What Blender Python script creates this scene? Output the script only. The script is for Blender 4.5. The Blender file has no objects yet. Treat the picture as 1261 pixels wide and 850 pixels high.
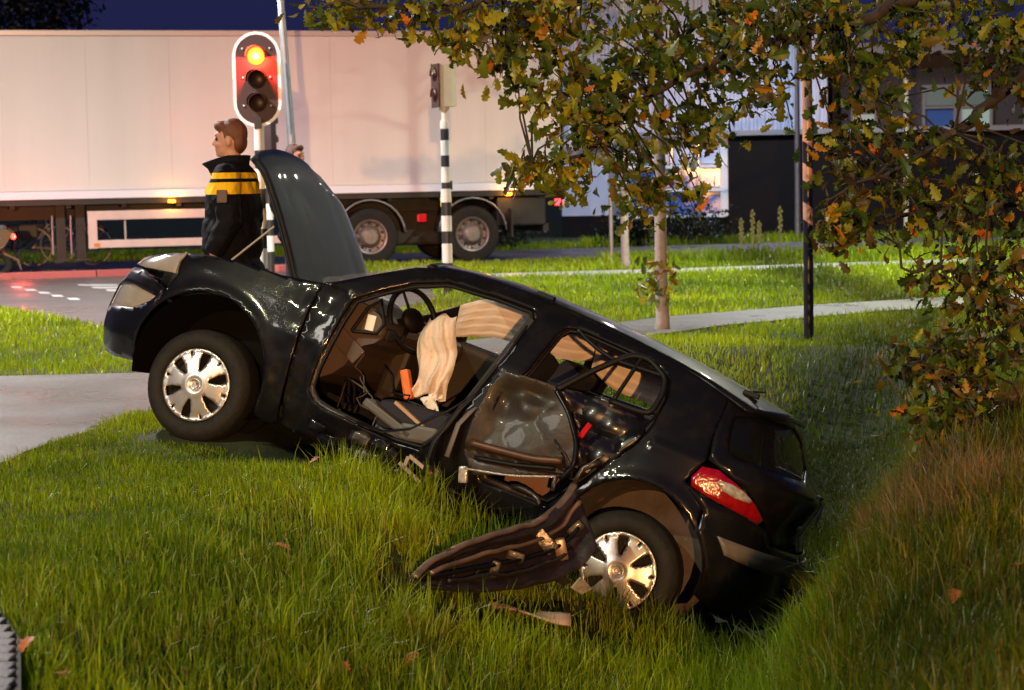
import bpy, bmesh, math, random
import numpy as np
from mathutils import Vector, Matrix
from mathutils.geometry import delaunay_2d_cdt

R = math.radians
random.seed(7)
rng = np.random.default_rng(11)
scene = bpy.context.scene
COL = scene.collection

# ------------------------------------------------------------------ camera
FPX, CX, CY, CAMH = 2450.0, 630.5, 425.0, 1.42
_p, _r = math.atan(203 / FPX), R(1.1)
FWD = np.array([0, math.cos(_p), -math.sin(_p)])
_r0, _u0 = np.array([1.0, 0, 0]), np.array([0, math.sin(_p), math.cos(_p)])
RGT = math.cos(_r) * _r0 - math.sin(_r) * _u0
UPV = math.sin(_r) * _r0 + math.cos(_r) * _u0
CAMP = np.array([0, 0, CAMH])
cam_d = bpy.data.cameras.new('camera')
cam = bpy.data.objects.new('camera', cam_d)
COL.objects.link(cam)
cam_d.sensor_width = 36.0
cam_d.lens = 36.0 * FPX / 1261.0
cam_d.clip_end = 2000
cam.matrix_world = Matrix(((RGT[0], UPV[0], -FWD[0], 0), (RGT[1], UPV[1], -FWD[1], 0),
                           (RGT[2], UPV[2], -FWD[2], CAMH), (0, 0, 0, 1)))
cam_d.dof.use_dof = True
cam_d.dof.focus_distance = 11.0
cam_d.dof.aperture_fstop = 4.5
scene.camera = cam

# ------------------------------------------------------------------ sky, sun, exposure
SUN_AZ, SUN_EL = R(-46), R(28)          # light comes from behind the camera, to its left
world = bpy.data.worlds.new('World')
scene.world = world
world.use_nodes = True
wn = world.node_tree
sky = wn.nodes.new('ShaderNodeTexSky')
sky.sky_type = 'NISHITA'
sky.sun_disc = False
sky.sun_elevation = R(-2.0)
sky.sun_rotation = R(180) + SUN_AZ
sky.ozone_density = 4.0
wn.nodes['Background'].inputs['Strength'].default_value = 0.15
_add = wn.nodes.new('ShaderNodeMix'); _add.data_type = 'RGBA'; _add.blend_type = 'ADD'
_add.inputs['Factor'].default_value = 1.0
_add.inputs['B'].default_value = (.030, .058, .26, 1)      # even indigo glow of the town at night
wn.links.new(sky.outputs[0], _add.inputs['A'])
wn.links.new(_add.outputs['Result'], wn.nodes['Background'].inputs['Color'])
sun_d = bpy.data.lights.new('sun', 'SUN')
sun_d.energy = .5
sun_d.angle = R(12)
sun_d.color = (1.0, 0.93, 0.82)
sun = bpy.data.objects.new('sun', sun_d)
COL.objects.link(sun)
_dir = Vector((-math.sin(SUN_AZ) * math.cos(SUN_EL), math.cos(SUN_AZ) * math.cos(SUN_EL), -math.sin(SUN_EL)))
sun.rotation_euler = _dir.to_track_quat('-Z', 'Y').to_euler()
scene.view_settings.view_transform = 'Standard'
scene.view_settings.look = 'None'
scene.view_settings.gamma = 1
scene.view_settings.use_curve_mapping = False
scene.view_settings.exposure = 0.6
scene.cycles.max_bounces = 6
scene.cycles.transparent_max_bounces = 12
scene.cycles.use_denoising = True

# ------------------------------------------------------------------ helpers
def at(px, py, Y):
    v = FWD + RGT * (px - CX) / FPX - UPV * (py - CY) / FPX
    return CAMP + v * Y / v[1]

def atz(px, py, z=0.0):
    v = FWD + RGT * (px - CX) / FPX - UPV * (py - CY) / FPX
    return CAMP + v * (z - CAMH) / v[2]

MATS = {}
def mat(name, col=(.5, .5, .5), rough=.6, metal=0.0, noise=None, bump=None, emit=None, coat=0.0, alpha=None,
        trans=0.0, spec=.5, rvar=None, sss=None):
    """procedural principled material; noise=(scale, col2, contrast), bump=(scale, strength), rvar=(scale, amount)"""
    if name in MATS:
        return MATS[name]
    m = bpy.data.materials.new(name)
    m.use_nodes = True
    nt = m.node_tree
    b = nt.nodes['Principled BSDF']
    b.inputs['Base Color'].default_value = (*col, 1)
    b.inputs['Roughness'].default_value = rough
    b.inputs['Metallic'].default_value = metal
    b.inputs['Specular IOR Level'].default_value = spec
    b.inputs['Coat Weight'].default_value = coat
    b.inputs['Coat Roughness'].default_value = .06
    b.inputs['Transmission Weight'].default_value = trans
    tc = nt.nodes.new('ShaderNodeTexCoord')
    if noise:
        n = nt.nodes.new('ShaderNodeTexNoise')
        n.inputs['Scale'].default_value = noise[0]
        n.inputs['Detail'].default_value = 6
        nt.links.new(tc.outputs['Object'], n.inputs['Vector'])
        rp = nt.nodes.new('ShaderNodeValToRGB')
        c = noise[2] if len(noise) > 2 else .2
        rp.color_ramp.elements[0].position = .5 - c
        rp.color_ramp.elements[1].position = .5 + c
        rp.color_ramp.elements[0].color = (*col, 1)
        rp.color_ramp.elements[1].color = (*noise[1], 1)
        nt.links.new(n.outputs['Fac'], rp.inputs['Fac'])
        nt.links.new(rp.outputs['Color'], b.inputs['Base Color'])
    if rvar:
        n = nt.nodes.new('ShaderNodeTexNoise')
        n.inputs['Scale'].default_value = rvar[0]
        n.inputs['Detail'].default_value = 5
        nt.links.new(tc.outputs['Object'], n.inputs['Vector'])
        mr = nt.nodes.new('ShaderNodeMapRange')
        mr.inputs['From Min'].default_value = .35
        mr.inputs['From Max'].default_value = .65
        mr.inputs['To Min'].default_value = max(.02, rough - rvar[1])
        mr.inputs['To Max'].default_value = min(1, rough + rvar[1])
        nt.links.new(n.outputs['Fac'], mr.inputs['Value'])
        nt.links.new(mr.outputs[0], b.inputs['Roughness'])
    if bump:
        n = nt.nodes.new('ShaderNodeTexNoise')
        n.inputs['Scale'].default_value = bump[0]
        n.inputs['Detail'].default_value = 4
        nt.links.new(tc.outputs['Object'], n.inputs['Vector'])
        bp = nt.nodes.new('ShaderNodeBump')
        bp.inputs['Strength'].default_value = bump[1]
        bp.inputs['Distance'].default_value = .01
        nt.links.new(n.outputs['Fac'], bp.inputs['Height'])
        nt.links.new(bp.outputs[0], b.inputs['Normal'])
    if emit:
        b.inputs['Emission Color'].default_value = (*emit[0], 1)
        b.inputs['Emission Strength'].default_value = emit[1]
    if alpha is not None:
        b.inputs['Alpha'].default_value = alpha
    MATS[name] = m
    return m

class MB:
    """collects shapes, build() links them as one mesh object"""
    def __init__(s):
        s.v, s.f = [], []
    def add(s, vs, fs):
        o = len(s.v)
        s.v += [tuple(map(float, v)) for v in vs]
        s.f += [tuple(i + o for i in f) for f in fs]
        return s
    def box(s, c, d, rot=None, bev=0.0):
        cx, cy, cz = c
        hx, hy, hz = d[0] / 2, d[1] / 2, d[2] / 2
        if bev <= 0:
            P = [(x, y, z) for x in (-hx, hx) for y in (-hy, hy) for z in (-hz, hz)]
            Fs = [(0, 1, 3, 2), (4, 6, 7, 5), (0, 4, 5, 1), (2, 3, 7, 6), (0, 2, 6, 4), (1, 5, 7, 3)]
        else:
            bm = bmesh.new()
            bmesh.ops.create_cube(bm, size=1)
            for v in bm.verts:
                v.co = (v.co.x * 2 * hx, v.co.y * 2 * hy, v.co.z * 2 * hz)
            bmesh.ops.bevel(bm, geom=bm.edges[:], offset=bev, segments=2, affect='EDGES', profile=.6)
            bm.verts.index_update()
            P = [tuple(v.co) for v in bm.verts]
            Fs = [tuple(v.index for v in f.verts) for f in bm.faces]
            bm.free()
        if rot is not None:
            P = [tuple(rot @ Vector(p)) for p in P]
        return s.add([(p[0] + cx, p[1] + cy, p[2] + cz) for p in P], Fs)
    def tube(s, path, rad, n=8, caps=True, flat=1.0):
        path = [Vector(p) for p in path]
        rads = rad if isinstance(rad, (list, tuple)) else [rad] * len(path)
        vs, fs = [], []
        up = None
        for i, p in enumerate(path):
            t = (path[min(i + 1, len(path) - 1)] - path[max(i - 1, 0)])
            t = t.normalized() if t.length > 1e-9 else Vector((0, 0, 1))
            if up is None:
                up = Vector((0, 0, 1)) if abs(t.z) < .9 else Vector((0, 1, 0))
            a = t.cross(up)
            a = a.normalized() if a.length > 1e-6 else t.orthogonal().normalized()
            b = a.cross(t).normalized()
            up = b
            for k in range(n):
                an = 2 * math.pi * k / n
                vs.append(p + a * math.cos(an) * rads[i] + b * math.sin(an) * rads[i] * flat)
        for i in range(len(path) - 1):
            for k in range(n):
                k2 = (k + 1) % n
                fs.append((i * n + k, i * n + k2, (i + 1) * n + k2, (i + 1) * n + k))
        if caps:
            fs.append(tuple(range(n - 1, -1, -1)))
            fs.append(tuple(range((len(path) - 1) * n, len(path) * n)))
        return s.add(vs, fs)
    def lathe(s, prof, n=32, M=None, closed=False):
        """prof list of (r, h) revolved round the local y axis"""
        vs, fs = [], []
        for r_, h in prof:
            for k in range(n):
                a = 2 * math.pi * k / n
                vs.append(Vector((r_ * math.cos(a), h, r_ * math.sin(a))))
        m = len(prof)
        for i in range(m if closed else m - 1):
            j = (i + 1) % m
            for k in range(n):
                k2 = (k + 1) % n
                fs.append((i * n + k, j * n + k, j * n + k2, i * n + k2))
        if M is not None:
            vs = [M @ v for v in vs]
        return s.add(vs, fs)
    def prism(s, poly, fn0, fn1):
        """poly of 2d points extruded from fn0(p) to fn1(p)"""
        n = len(poly)
        vs = [fn0(p) for p in poly] + [fn1(p) for p in poly]
        fs = [tuple(range(n)), tuple(range(2 * n - 1, n - 1, -1))]
        for i in range(n):
            j = (i + 1) % n
            fs.append((i, i + n, j + n, j))
        return s.add(vs, fs)
    def grid(s, P, flip=False):
        nu, nv = len(P), len(P[0])
        vs = [p for row in P for p in row]
        fs = []
        for i in range(nu - 1):
            for j in range(nv - 1):
                q = (i * nv + j, (i + 1) * nv + j, (i + 1) * nv + j + 1, i * nv + j + 1)
                fs.append(q[::-1] if flip else q)
        return s.add(vs, fs)
    def ellipsoid(s, c, r_, nu=14, nv=10, rot=None):
        vs, fs = [], []
        for i in range(nv + 1):
            th = math.pi * i / nv
            for k in range(nu):
                a = 2 * math.pi * k / nu
                p = Vector((r_[0] * math.sin(th) * math.cos(a), r_[1] * math.sin(th) * math.sin(a), r_[2] * math.cos(th)))
                if rot is not None:
                    p = rot @ p
                vs.append((p.x + c[0], p.y + c[1], p.z + c[2]))
        for i in range(nv):
            for k in range(nu):
                k2 = (k + 1) % nu
                fs.append((i * nu + k, (i + 1) * nu + k, (i + 1) * nu + k2, i * nu + k2))
        return s.add(vs, fs)
    def build(s, name, m=None, parent=None, smooth=False, angle=None):
        me = bpy.data.meshes.new(name)
        me.from_pydata(s.v, [], s.f)
        me.validate()
        bm = bmesh.new()
        bm.from_mesh(me)
        bmesh.ops.remove_doubles(bm, verts=bm.verts, dist=1e-6)
        if not getattr(s, 'keep', False):
            bmesh.ops.recalc_face_normals(bm, faces=bm.faces)
        bm.to_mesh(me)
        bm.free()
        if smooth:
            me.shade_smooth()
            if angle:
                me.set_sharp_from_angle(angle=R(angle))
        o = bpy.data.objects.new(name, me)
        COL.objects.link(o)
        if m:
            me.materials.append(m)
        if parent:
            o.parent = parent
        return o

def tag(o, label=None, cat=None, group=None, kind=None):
    if label: o['label'] = label
    if cat: o['category'] = cat
    if group: o['group'] = group
    if kind: o['kind'] = kind
    return o

def empty(name, loc=(0, 0, 0), rz=0.0):
    o = bpy.data.objects.new(name, None)
    o.location = loc
    o.rotation_euler.z = rz
    o.empty_display_size = .2
    COL.objects.link(o)
    return o

def children(o):
    return [c for c in bpy.data.objects if c.parent == o]

def copy_tree(o, parent=None):
    c = o.copy()
    COL.objects.link(c)
    c.parent = parent
    for ch in children(o):
        copy_tree(ch, c)
    return c

def inpoly(pts, poly):
    pts = np.asarray(pts, float)
    x, y = pts[:, 0], pts[:, 1]
    ins = np.zeros(len(pts), bool)
    n = len(poly)
    for i in range(n):
        x1, y1 = poly[i]
        x2, y2 = poly[(i + 1) % n]
        c = ((y1 > y) != (y2 > y))
        with np.errstate(divide='ignore', invalid='ignore'):
            xi = (x2 - x1) * (y - y1) / (y2 - y1 + 1e-15) + x1
        ins ^= c & (x < xi)
    return ins

def resample(poly, sp):
    out = []
    n = len(poly)
    for i in range(n):
        a, b = np.array(poly[i], float), np.array(poly[(i + 1) % n], float)
        k = max(1, int(math.ceil(np.linalg.norm(b - a) / sp)))
        for j in range(k):
            out.append(tuple(a + (b - a) * j / k))
    return out

def smoothpoly(poly, it=2):
    """Chaikin corner cutting of a closed outline"""
    for _ in range(it):
        q = []
        n = len(poly)
        for i in range(n):
            a, b = np.array(poly[i], float), np.array(poly[(i + 1) % n], float)
            q += [tuple(a * .75 + b * .25), tuple(a * .25 + b * .75)]
        poly = q
    return poly

def segdist(pts, poly):
    pts = np.asarray(pts, float)
    d = np.full(len(pts), 1e9)
    n = len(poly)
    for i in range(n):
        a, b = np.array(poly[i]), np.array(poly[(i + 1) % n])
        ab = b - a
        t = np.clip(((pts - a) @ ab) / max(ab @ ab, 1e-12), 0, 1)
        d = np.minimum(d, np.linalg.norm(pts - (a + t[:, None] * ab), axis=1))
    return d

def tri2d(poly, holes=(), sp=.04):
    loops = [resample(poly, sp)] + [resample(h, sp) for h in holes]
    vs, es = [], []
    for lp in loops:
        o = len(vs)
        vs += lp
        es += [(o + i, o + (i + 1) % len(lp)) for i in range(len(lp))]
    P = np.array(loops[0])
    x0, y0 = P.min(0)
    x1, y1 = P.max(0)
    gx, gy = [], []
    j = 0
    yy = y0 + sp / 2
    while yy < y1:
        xs = np.arange(x0 + (sp / 2 if j % 2 else 0), x1, sp)
        gx.append(xs)
        gy.append(np.full(len(xs), yy))
        yy += sp * .866
        j += 1
    if gx:
        g = np.stack([np.concatenate(gx), np.concatenate(gy)], 1)
        ok = inpoly(g, poly) & (segdist(g, poly) > sp * .45)
        for h in holes:
            ok &= ~inpoly(g, h) & (segdist(g, h) > sp * .45)
        vs += [tuple(p) for p in g[ok]]
    r_ = delaunay_2d_cdt([Vector(v) for v in vs], es, [], 0, 1e-7)
    V = np.array([tuple(v) for v in r_[0]])
    Fa = np.array([f for f in r_[2] if len(f) == 3])
    c = V[Fa].mean(1)
    ok = inpoly(c, poly)
    for h in holes:
        ok &= ~inpoly(c, h)
    Fa = Fa[ok]
    # make all faces counter clockwise
    a, b, c2 = V[Fa[:, 0]], V[Fa[:, 1]], V[Fa[:, 2]]
    cr = (b[:, 0] - a[:, 0]) * (c2[:, 1] - a[:, 1]) - (b[:, 1] - a[:, 1]) * (c2[:, 0] - a[:, 0])
    Fa[cr < 0] = Fa[cr < 0][:, ::-1]
    return V, Fa

def panel(name, poly, fn, m, parent, holes=(), sp=.04, thick=.012, mirror=False, dent=None):
    """a sheet cut out of the (s, z) plane and laid on the surface fn, with thickness towards the inside"""
    V, Fa = tri2d(poly, holes, sp)
    P = fn(V[:, 0], V[:, 1])
    if dent is not None:
        P = dent(P)
    if mirror:
        P = P * np.array([1, -1, 1])
        Fa = Fa[:, ::-1]
    used = np.unique(Fa)
    remap = -np.ones(len(P), int)
    remap[used] = np.arange(len(used))
    mb = MB()
    mb.v = [tuple(map(float, p)) for p in P[used]]
    mb.f = [tuple(int(i) for i in f) for f in remap[Fa]]
    mb.keep = True
    o = mb.build(name, m, parent, smooth=True)
    if thick:
        md = o.modifiers.new('thickness', 'SOLIDIFY')
        md.thickness = thick
        md.offset = -1
    return o

def vnoise(P, scale, seed=0):
    """cheap smooth value noise in -1..1 for arrays of points"""
    P = np.asarray(P, float) * scale + seed * 17.3
    i = np.floor(P).astype(np.int64)
    f = P - i
    f = f * f * (3 - 2 * f)
    def h(a, b, c):
        n = (a * 374761393 + b * 668265263 + c * 2147483647 + seed * 1274126177) & 0xffffffff
        n = ((n ^ (n >> 13)) * 1274126177) & 0xffffffff
        return ((n ^ (n >> 16)) & 0xffff) / 32767.5 - 1
    r_ = 0
    for dx in (0, 1):
        for dy in (0, 1):
            for dz in (0, 1):
                w = (f[:, 0] if dx else 1 - f[:, 0]) * (f[:, 1] if dy else 1 - f[:, 1]) * (f[:, 2] if dz else 1 - f[:, 2])
                r_ = r_ + w * h(i[:, 0] + dx, i[:, 1] + dy, i[:, 2] + dz)
    return r_

# ------------------------------------------------------------------ where the car stands (used by the ground too)
CAR_T = np.array([-1.67588, 11.78872, -0.11661])
CAR_M = np.array([[0.876089, 0.280540, 0.392130], [-0.327556, 0.943105, 0.057098], [-0.353801, -0.178468, 0.918136]])

# ------------------------------------------------------------------ ground
def ditch_x(Y):
    return np.interp(Y, [0, 5, 8, 9.5, 10.3, 13, 15.5, 20], [.1, .25, .60, .95, 1.25, 1.95, 2.75, 4.2])

def sstep(u):
    u = np.clip(u, 0, 1)
    return u * u * (3 - 2 * u)

def ground_z(X, Y):
    X = np.asarray(X, float)
    Y = np.asarray(Y, float)
    d = X - ditch_x(Y)
    dep = 1.03 * (1 - sstep((Y - 12.8) / 3.6)) * sstep((Y + 1) / 3.0)
    left = sstep(1 + d / 2.2)
    right = 1 - sstep(d / 1.25)
    z = -dep * np.where(d < 0, left, right)
    z = z + .12 * sstep((d - .9) / 1.2) * (1 - sstep((Y - 11) / 4)) * sstep((Y - 3) / 2)
    n = np.stack([X.ravel(), Y.ravel(), 0 * X.ravel()], 1)
    near = (1 - sstep((np.abs(Y - 9) - 7) / 4))
    z = z + (.03 * vnoise(n, 1.3, 3) + .012 * vnoise(n, 4.1, 4)).reshape(X.shape) * near
    # the wreck presses the bank down underneath it
    w = np.stack([X - CAR_T[0], Y - CAR_T[1]], -1)
    # local coordinates on the underside plane
    lz = .15
    P = np.stack([X, Y, z], -1) - CAR_T
    lx = P @ CAR_M[:, 0]
    ly = P @ CAR_M[:, 1]
    l3 = P @ CAR_M[:, 2]
    inside = sstep((lx + .5) / .4) * sstep((4.15 - lx) / .4) * sstep((1.06 - np.abs(ly)) / .24)
    over = np.clip(l3 - lz, 0, None)
    trod = sstep((lx - .2) / .5) * sstep((2.3 - lx) / .5) * sstep((ly + 1.75) / .4) * sstep((-.6 - ly) / .3)
    return z - inside * over / CAR_M[2, 2] - .09 * trod

def poly_world(pts, z=0.0):
    return [tuple(atz(a, b, z)[:2]) for a, b in pts]

CYCLE = [(-14, 15.3), (-6.0, 15.1), (-3.8, 14.95), (-2.7, 15.0), (-1.4, 16.2), (0.2, 18.2), (1.55, 20.0), (3.3, 21.4), (5.6, 22.7), (9, 24.0), (18, 26.0),
         (18, 24.6), (9, 22.6), (5.6, 21.3), (3.6, 20.1), (2.0, 18.7), (0.3, 16.4), (-0.9, 14.2), (-1.8, 12.9), (-2.3, 12.2), (-2.62, 10.6),
         (-2.62, 10.2), (-3.4, 9.3), (-5, 8.6), (-14, 8.0)]
FARPATH = [(-1, 30.0), (2.5, 30.6), (6, 31.7), (11, 32.8), (20, 34.2), (20, 32.8), (11, 31.6), (6, 30.6), (2.5, 29.5), (-1, 29.0)]
ROAD = [(-26, 27.5), (-6.3, 24.2), (-5.1, 22.0), (-4.2, 20.3), (-3.0, 20.3), (-1.2, 21.8), (-0.9, 24), (-1.3, 29.5), (-3.0, 32.4), (-5.0, 32.3), (-6.6, 31.6), (-8.2, 31.1), (-26, 30.4)]
TRUCKROAD = [(-30, 24.9 + 1.5), (-12, 31.2), (-9.4, 32.6), (6, 36.0), (22, 40.5), (22, 45.5), (3, 41.0), (-30, 31.9)]
PAVE = [(-5, 4.2), (-1.46, 4.2), (-1.40, 5.5), (-1.56, 6.15), (-1.80, 6.75), (-2.2, 7.4), (-2.7, 8.2), (-3.3, 8.9), (-5, 8.9)]

def axis(a, b, step):
    return list(np.arange(a, b, step))
gx = np.array([-900, -400, -180, -90, -50] + axis(-30, -6, 1.5) + axis(-6, 6, .1) + axis(6, 30, 1.5) + [30, 50, 90, 180, 400, 900])
gy = np.array([-200, -60, -20, -5, 0, 2] + axis(3, 20, .1) + axis(20, 50, 1.5) + [50, 60, 80, 120, 200, 400, 800, 1500])
GX, GY = np.meshgrid(gx, gy, indexing='ij')
GZ = ground_z(GX, GY)
m_soil = mat('soil_and_turf', (.035, .05, .012), .9, noise=(2.5, (.02, .025, .008), .25), bump=(40, .5))
mb = MB()
mb.grid(np.stack([GX, GY, GZ], -1).tolist())
ground = mb.build('ground', m_soil, smooth=True)
tag(ground, 'grassy verge with a ditch', None, kind='structure')

def sheet(name, poly, z, m, th=.03, label=None):
    V, Fa = tri2d(poly, (), 1.0)
    mb = MB()
    mb.v = [(float(p[0]), float(p[1]), z) for p in V]
    mb.f = [tuple(int(i) for i in f) for f in Fa]
    mb.keep = True
    o = mb.build(name, m)
    md = o.modifiers.new('thickness', 'SOLIDIFY')
    md.thickness = th
    md.offset = -1
    tag(o, label, kind='structure')
    return o

m_path = mat('wet_asphalt_path', (.11, .11, .10), .36, noise=(34, (.26, .26, .235), .3), bump=(160, .35), rvar=(1.2, .12))
m_road = mat('wet_road_asphalt', (.105, .09, .09), .4, noise=(50, (.14, .125, .12), .3), bump=(150, .3), rvar=(.7, .15))
m_farpath = mat('wet_pale_path', (.52, .53, .52), .3, noise=(30, (.5, .5, .5), .3), bump=(90, .2))
m_white = mat('road_paint', (.7, .7, .68), .5, noise=(40, (.5, .5, .5), .25))
sheet('cycle_path', CYCLE, .022, m_path, label='grey wet cycle path')
sheet('far_footpath', FARPATH, .018, m_farpath, label='pale wet footpath')
sheet('side_road', ROAD, .016, m_road, label='wet asphalt side road')
sheet('main_road', TRUCKROAD, .013, m_road, label='main road under the trailer')

# kerb along the side road, single stones; red light put into their colour
m_kerb = mat('red_lit_kerb', (.5, .12, .12), .35, noise=(14, (.4, .1, .1), .3))
kerb = tag(empty('kerb', (0, 0, 0)), 'kerb stones coloured red for the light on them, along the far edge of the side road', None, kind='structure')
kp = [(-26, 30.4), (-8.2, 31.1), (-6.6, 31.6), (-5.0, 32.3), (-3.0, 32.4)]
kl = []
for i in range(1, len(kp) - 1):
    a, b = np.array(kp[i]), np.array(kp[i + 1])
    n = int(np.linalg.norm(b - a) / 1.0)
    kl += [(a + (b - a) * (k + .5) / n, math.atan2(b[1] - a[1], b[0] - a[0]), np.linalg.norm(b - a) / n) for k in range(n)]
a, b = np.array(kp[0]), np.array(kp[1])
kl += [(b + (a - b) / 17.8 * (k + .5), math.atan2(b[1] - a[1], b[0] - a[0]), 1.0) for k in range(5)]
for c, an, ln in kl:
    k = MB().box((0, 0, 0), (ln - .012, .14, .2), bev=.012).build('kerb_stone', m_kerb, kerb)
    k.location = (c[0], c[1] + .08, .02)
    k.rotation_euler.z = an

# crossing bars and lane dashes on the side road
def mark(px0, px1, y0, y1, name, dy=0):
    q = [atz(px0, y0, .02), atz(px1, y0, .02), atz(px1 + dy, y1, .02), atz(px0 + dy, y1, .02)]
    mb = MB().prism([(p[0], p[1]) for p in q], lambda p: (p[0], p[1], .0185), lambda p: (p[0], p[1], .0205))
    return mb.build(name, m_white)
for k, (x0, x1, y0, y1) in enumerate([(95, 143, 350.2, 351.8), (112, 160, 353.2, 355), (130, 175, 356.4, 358.6)]):
    tag(mark(x0, x1, y0, y1, 'crossing_bar', 3), ['topmost', 'middle', 'lowest'][k] + ' white crossing bar on the wet road by the car nose', 'road marking', 'crossing bars')
for k, (x0, y0) in enumerate([(12, 352.6), (29, 356), (46, 359.5), (62, 363.2), (82, 367)]):
    tag(mark(x0, x0 + 13, y0, y0 + 2.2, 'lane_dash', 4), ['first', 'second', 'third', 'fourth', 'fifth'][k] + ' white lane dash from the left on the wet road', 'road marking', 'lane dashes')

# brick pavement in the near left corner, every paver a stone of its own
m_paver = mat('wet_concrete_paver', (.055, .055, .062), .5, noise=(25, (.10, .095, .10), .3), bump=(120, .4))
m_joint = mat('paver_joint', (.06, .06, .062), .8)
pave = sheet('pavement', PAVE, .012, m_joint, label='pavers in the near corner')
pv_me = None
npv = 0
for iy in range(44):
    for ix in range(16):
        y = 4.95 + iy * .1
        xe = float(np.interp(y, [4.2, 5.5, 6.15, 6.75, 7.4, 8.2, 8.9], [-1.46, -1.40, -1.56, -1.80, -2.2, -2.7, -3.3])) - .02
        x = xe - .1 - ix * .2
        if npv >= 290 or not inpoly([(x, y)], PAVE)[0] or segdist([(x, y)], PAVE)[0] < .04:
            continue
        if x < -2.55 * y / 9 - .3:
            continue
        if pv_me is None:
            o = MB().box((0, 0, 0), (.193, .093, .03), bev=.006).build('paver', m_paver, pave)
            pv_me = o.data
        else:
            o = bpy.data.objects.new('paver', pv_me)
            COL.objects.link(o)
            o.parent = pave
        o.location = (x, y, .016 + random.uniform(-.002, .003))
        o.rotation_euler = (random.uniform(-.012, .012), random.uniform(-.012, .012), random.uniform(-.01, .01))
        npv += 1

# ------------------------------------------------------------------ semi trailer
m_tr = mat('trailer_panel', (.76, .77, .78), .34, noise=(1.1, (.69, .695, .70), .3), rvar=(2, .06), bump=(9, .02))
_nt = m_tr.node_tree
_mp = _nt.nodes.new('ShaderNodeMapping'); _mp.inputs['Scale'].default_value = (2.2, 1, .22)
_tc = [n_ for n_ in _nt.nodes if n_.bl_idname == 'ShaderNodeTexCoord'][0]
_nt.links.new(_tc.outputs['Object'], _mp.inputs['Vector'])
for n_ in _nt.nodes:
    if n_.bl_idname == 'ShaderNodeTexNoise' and abs(n_.inputs['Scale'].default_value - 1.1) < .01:
        _nt.links.new(_mp.outputs[0], n_.inputs['Vector'])
m_alu = mat('trailer_rail', (.80, .86, 1.0), .3)
m_chassis = mat('chassis_black', (.012, .012, .013), .55, noise=(6, (.03, .025, .022), .25))
m_rubber = mat('tyre_rubber', (.008, .008, .008), .75, bump=(60, .3), noise=(20, (.02, .018, .015), .3), spec=.3)
m_rim_t = mat('truck_rim', (.34, .3, .29), .45, .6, noise=(14, (.2, .16, .15), .3))
m_guard = mat('side_guard', (.66, .56, .57), .4, .2, noise=(5, (.56, .47, .48), .3))
m_amber = mat('amber_lamp', (1, .35, .02), .3, emit=((1, .20, .01), 6))
m_redl = mat('red_lamp', (1, .02, .02), .3, emit=((1, .02, .03), 9))
m_galv = mat('galvanised', (.42, .42, .44), .45, .7, noise=(8, (.3, .3, .32), .3))
TRZ = R(196)
tr = tag(empty('semi_trailer', (0.96, 35.0, 0), TRZ), 'long white box semi trailer standing across the road behind the wreck', 'trailer')
# box with ribbed side panels, each a sheet of its own
LEN = 13.6
body = MB().box((LEN / 2, -1.275, 2.62), (LEN - .02, 2.50, 2.66)).build('cargo_box', m_tr, tr)
npan = 10
pw = (LEN - .1) / npan
for i in range(npan):
    MB().box((.05 + pw * (i + .5), -.012, 2.64), (pw - .002, .022, 2.5), bev=.001).build('side_panel', m_tr, tr)
m_trail = mat('trailer_top_rail', (.62, .6, .62), .35, .3)
MB().box((LEN / 2, -.006, 3.945), (LEN, .045, .09), bev=.01).build('top_rail', m_trail, tr)
MB().box((LEN / 2, .004, 1.315), (LEN, .05, .13), bev=.01).build('bottom_rail', m_alu, tr)
MB().box((LEN / 2, -.03, 1.20), (LEN - .1, .06, .09)).box((LEN / 2, -.8, 1.06), (LEN - .3, .1, .3)).box((LEN / 2, -1.75, 1.06), (LEN - .3, .1, .3)).build('chassis_rail', m_chassis, tr)
for x0 in np.arange(.4, LEN, .9):
    MB().box((x0, -1.275, 1.17), (.08, 2.4, .14)).build('cross_member', m_chassis, tr)
# rear frame, underrun bar and tail lamps
MB().box((.02, -1.275, 2.6), (.06, 2.55, 2.75)).build('rear_frame', m_chassis, tr)
MB().box((.3, -1.275, .58), (.1, 2.3, .14)).box((.5, -.7, .85), (.5, .08, .5)).box((.5, -1.85, .85), (.5, .08, .5)).build('underrun_bar', m_chassis, tr)
MB().box((.75, -.35, .88), (.9, .5, .5), bev=.03).build('tool_box', m_chassis, tr)
for y in (-.3, -2.25):
    MB().box((.0, y, 1.02), (.06, .3, .11), bev=.01).build('tail_lamp', m_redl, tr)
# double axle, on the visible side and the far side
def truck_wheel(x, y, s):
    t = MB()
    M = Matrix.Translation((x, y, .5)) @ Matrix.Rotation(0 if s > 0 else math.pi, 4, 'Z')
    t.lathe([(.30, -.02), (.40, .0), (.475, -.02), (.495, -.06), (.5, -.17), (.495, -.28), (.47, -.32), (.3, -.3)], 40, M)
    w = t.build('wheel', m_rubber, tr, smooth=True, angle=35)
    r_ = MB()
    r_.lathe([(.30, -.015), (.295, .0), (.27, -.01), (.255, -.07), (.20, -.09), (.17, -.05), (.155, .0), (.12, .03), (.0, .035)], 36, M)
    for k in range(10):
        a = 2 * math.pi * k / 10
        c = M @ Vector((.21 * math.cos(a), -.06, .21 * math.sin(a)))
        c2 = M @ Vector((.21 * math.cos(a), -.02, .21 * math.sin(a)))
        r_.tube([c, c2], .018, 6)
    r_.build('rim', m_rim_t, w, smooth=True, angle=35)
    h = MB()
    for k in range(10):
        a = 2 * math.pi * (k + .5) / 10
        c = M @ Vector((.232 * math.cos(a), -.078, .232 * math.sin(a)))
        c2 = M @ Vector((.232 * math.cos(a), -.066, .232 * math.sin(a)))
        h.tube([c, c2], .024, 8)
    h.build('hand_hole', m_chassis, w)
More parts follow.
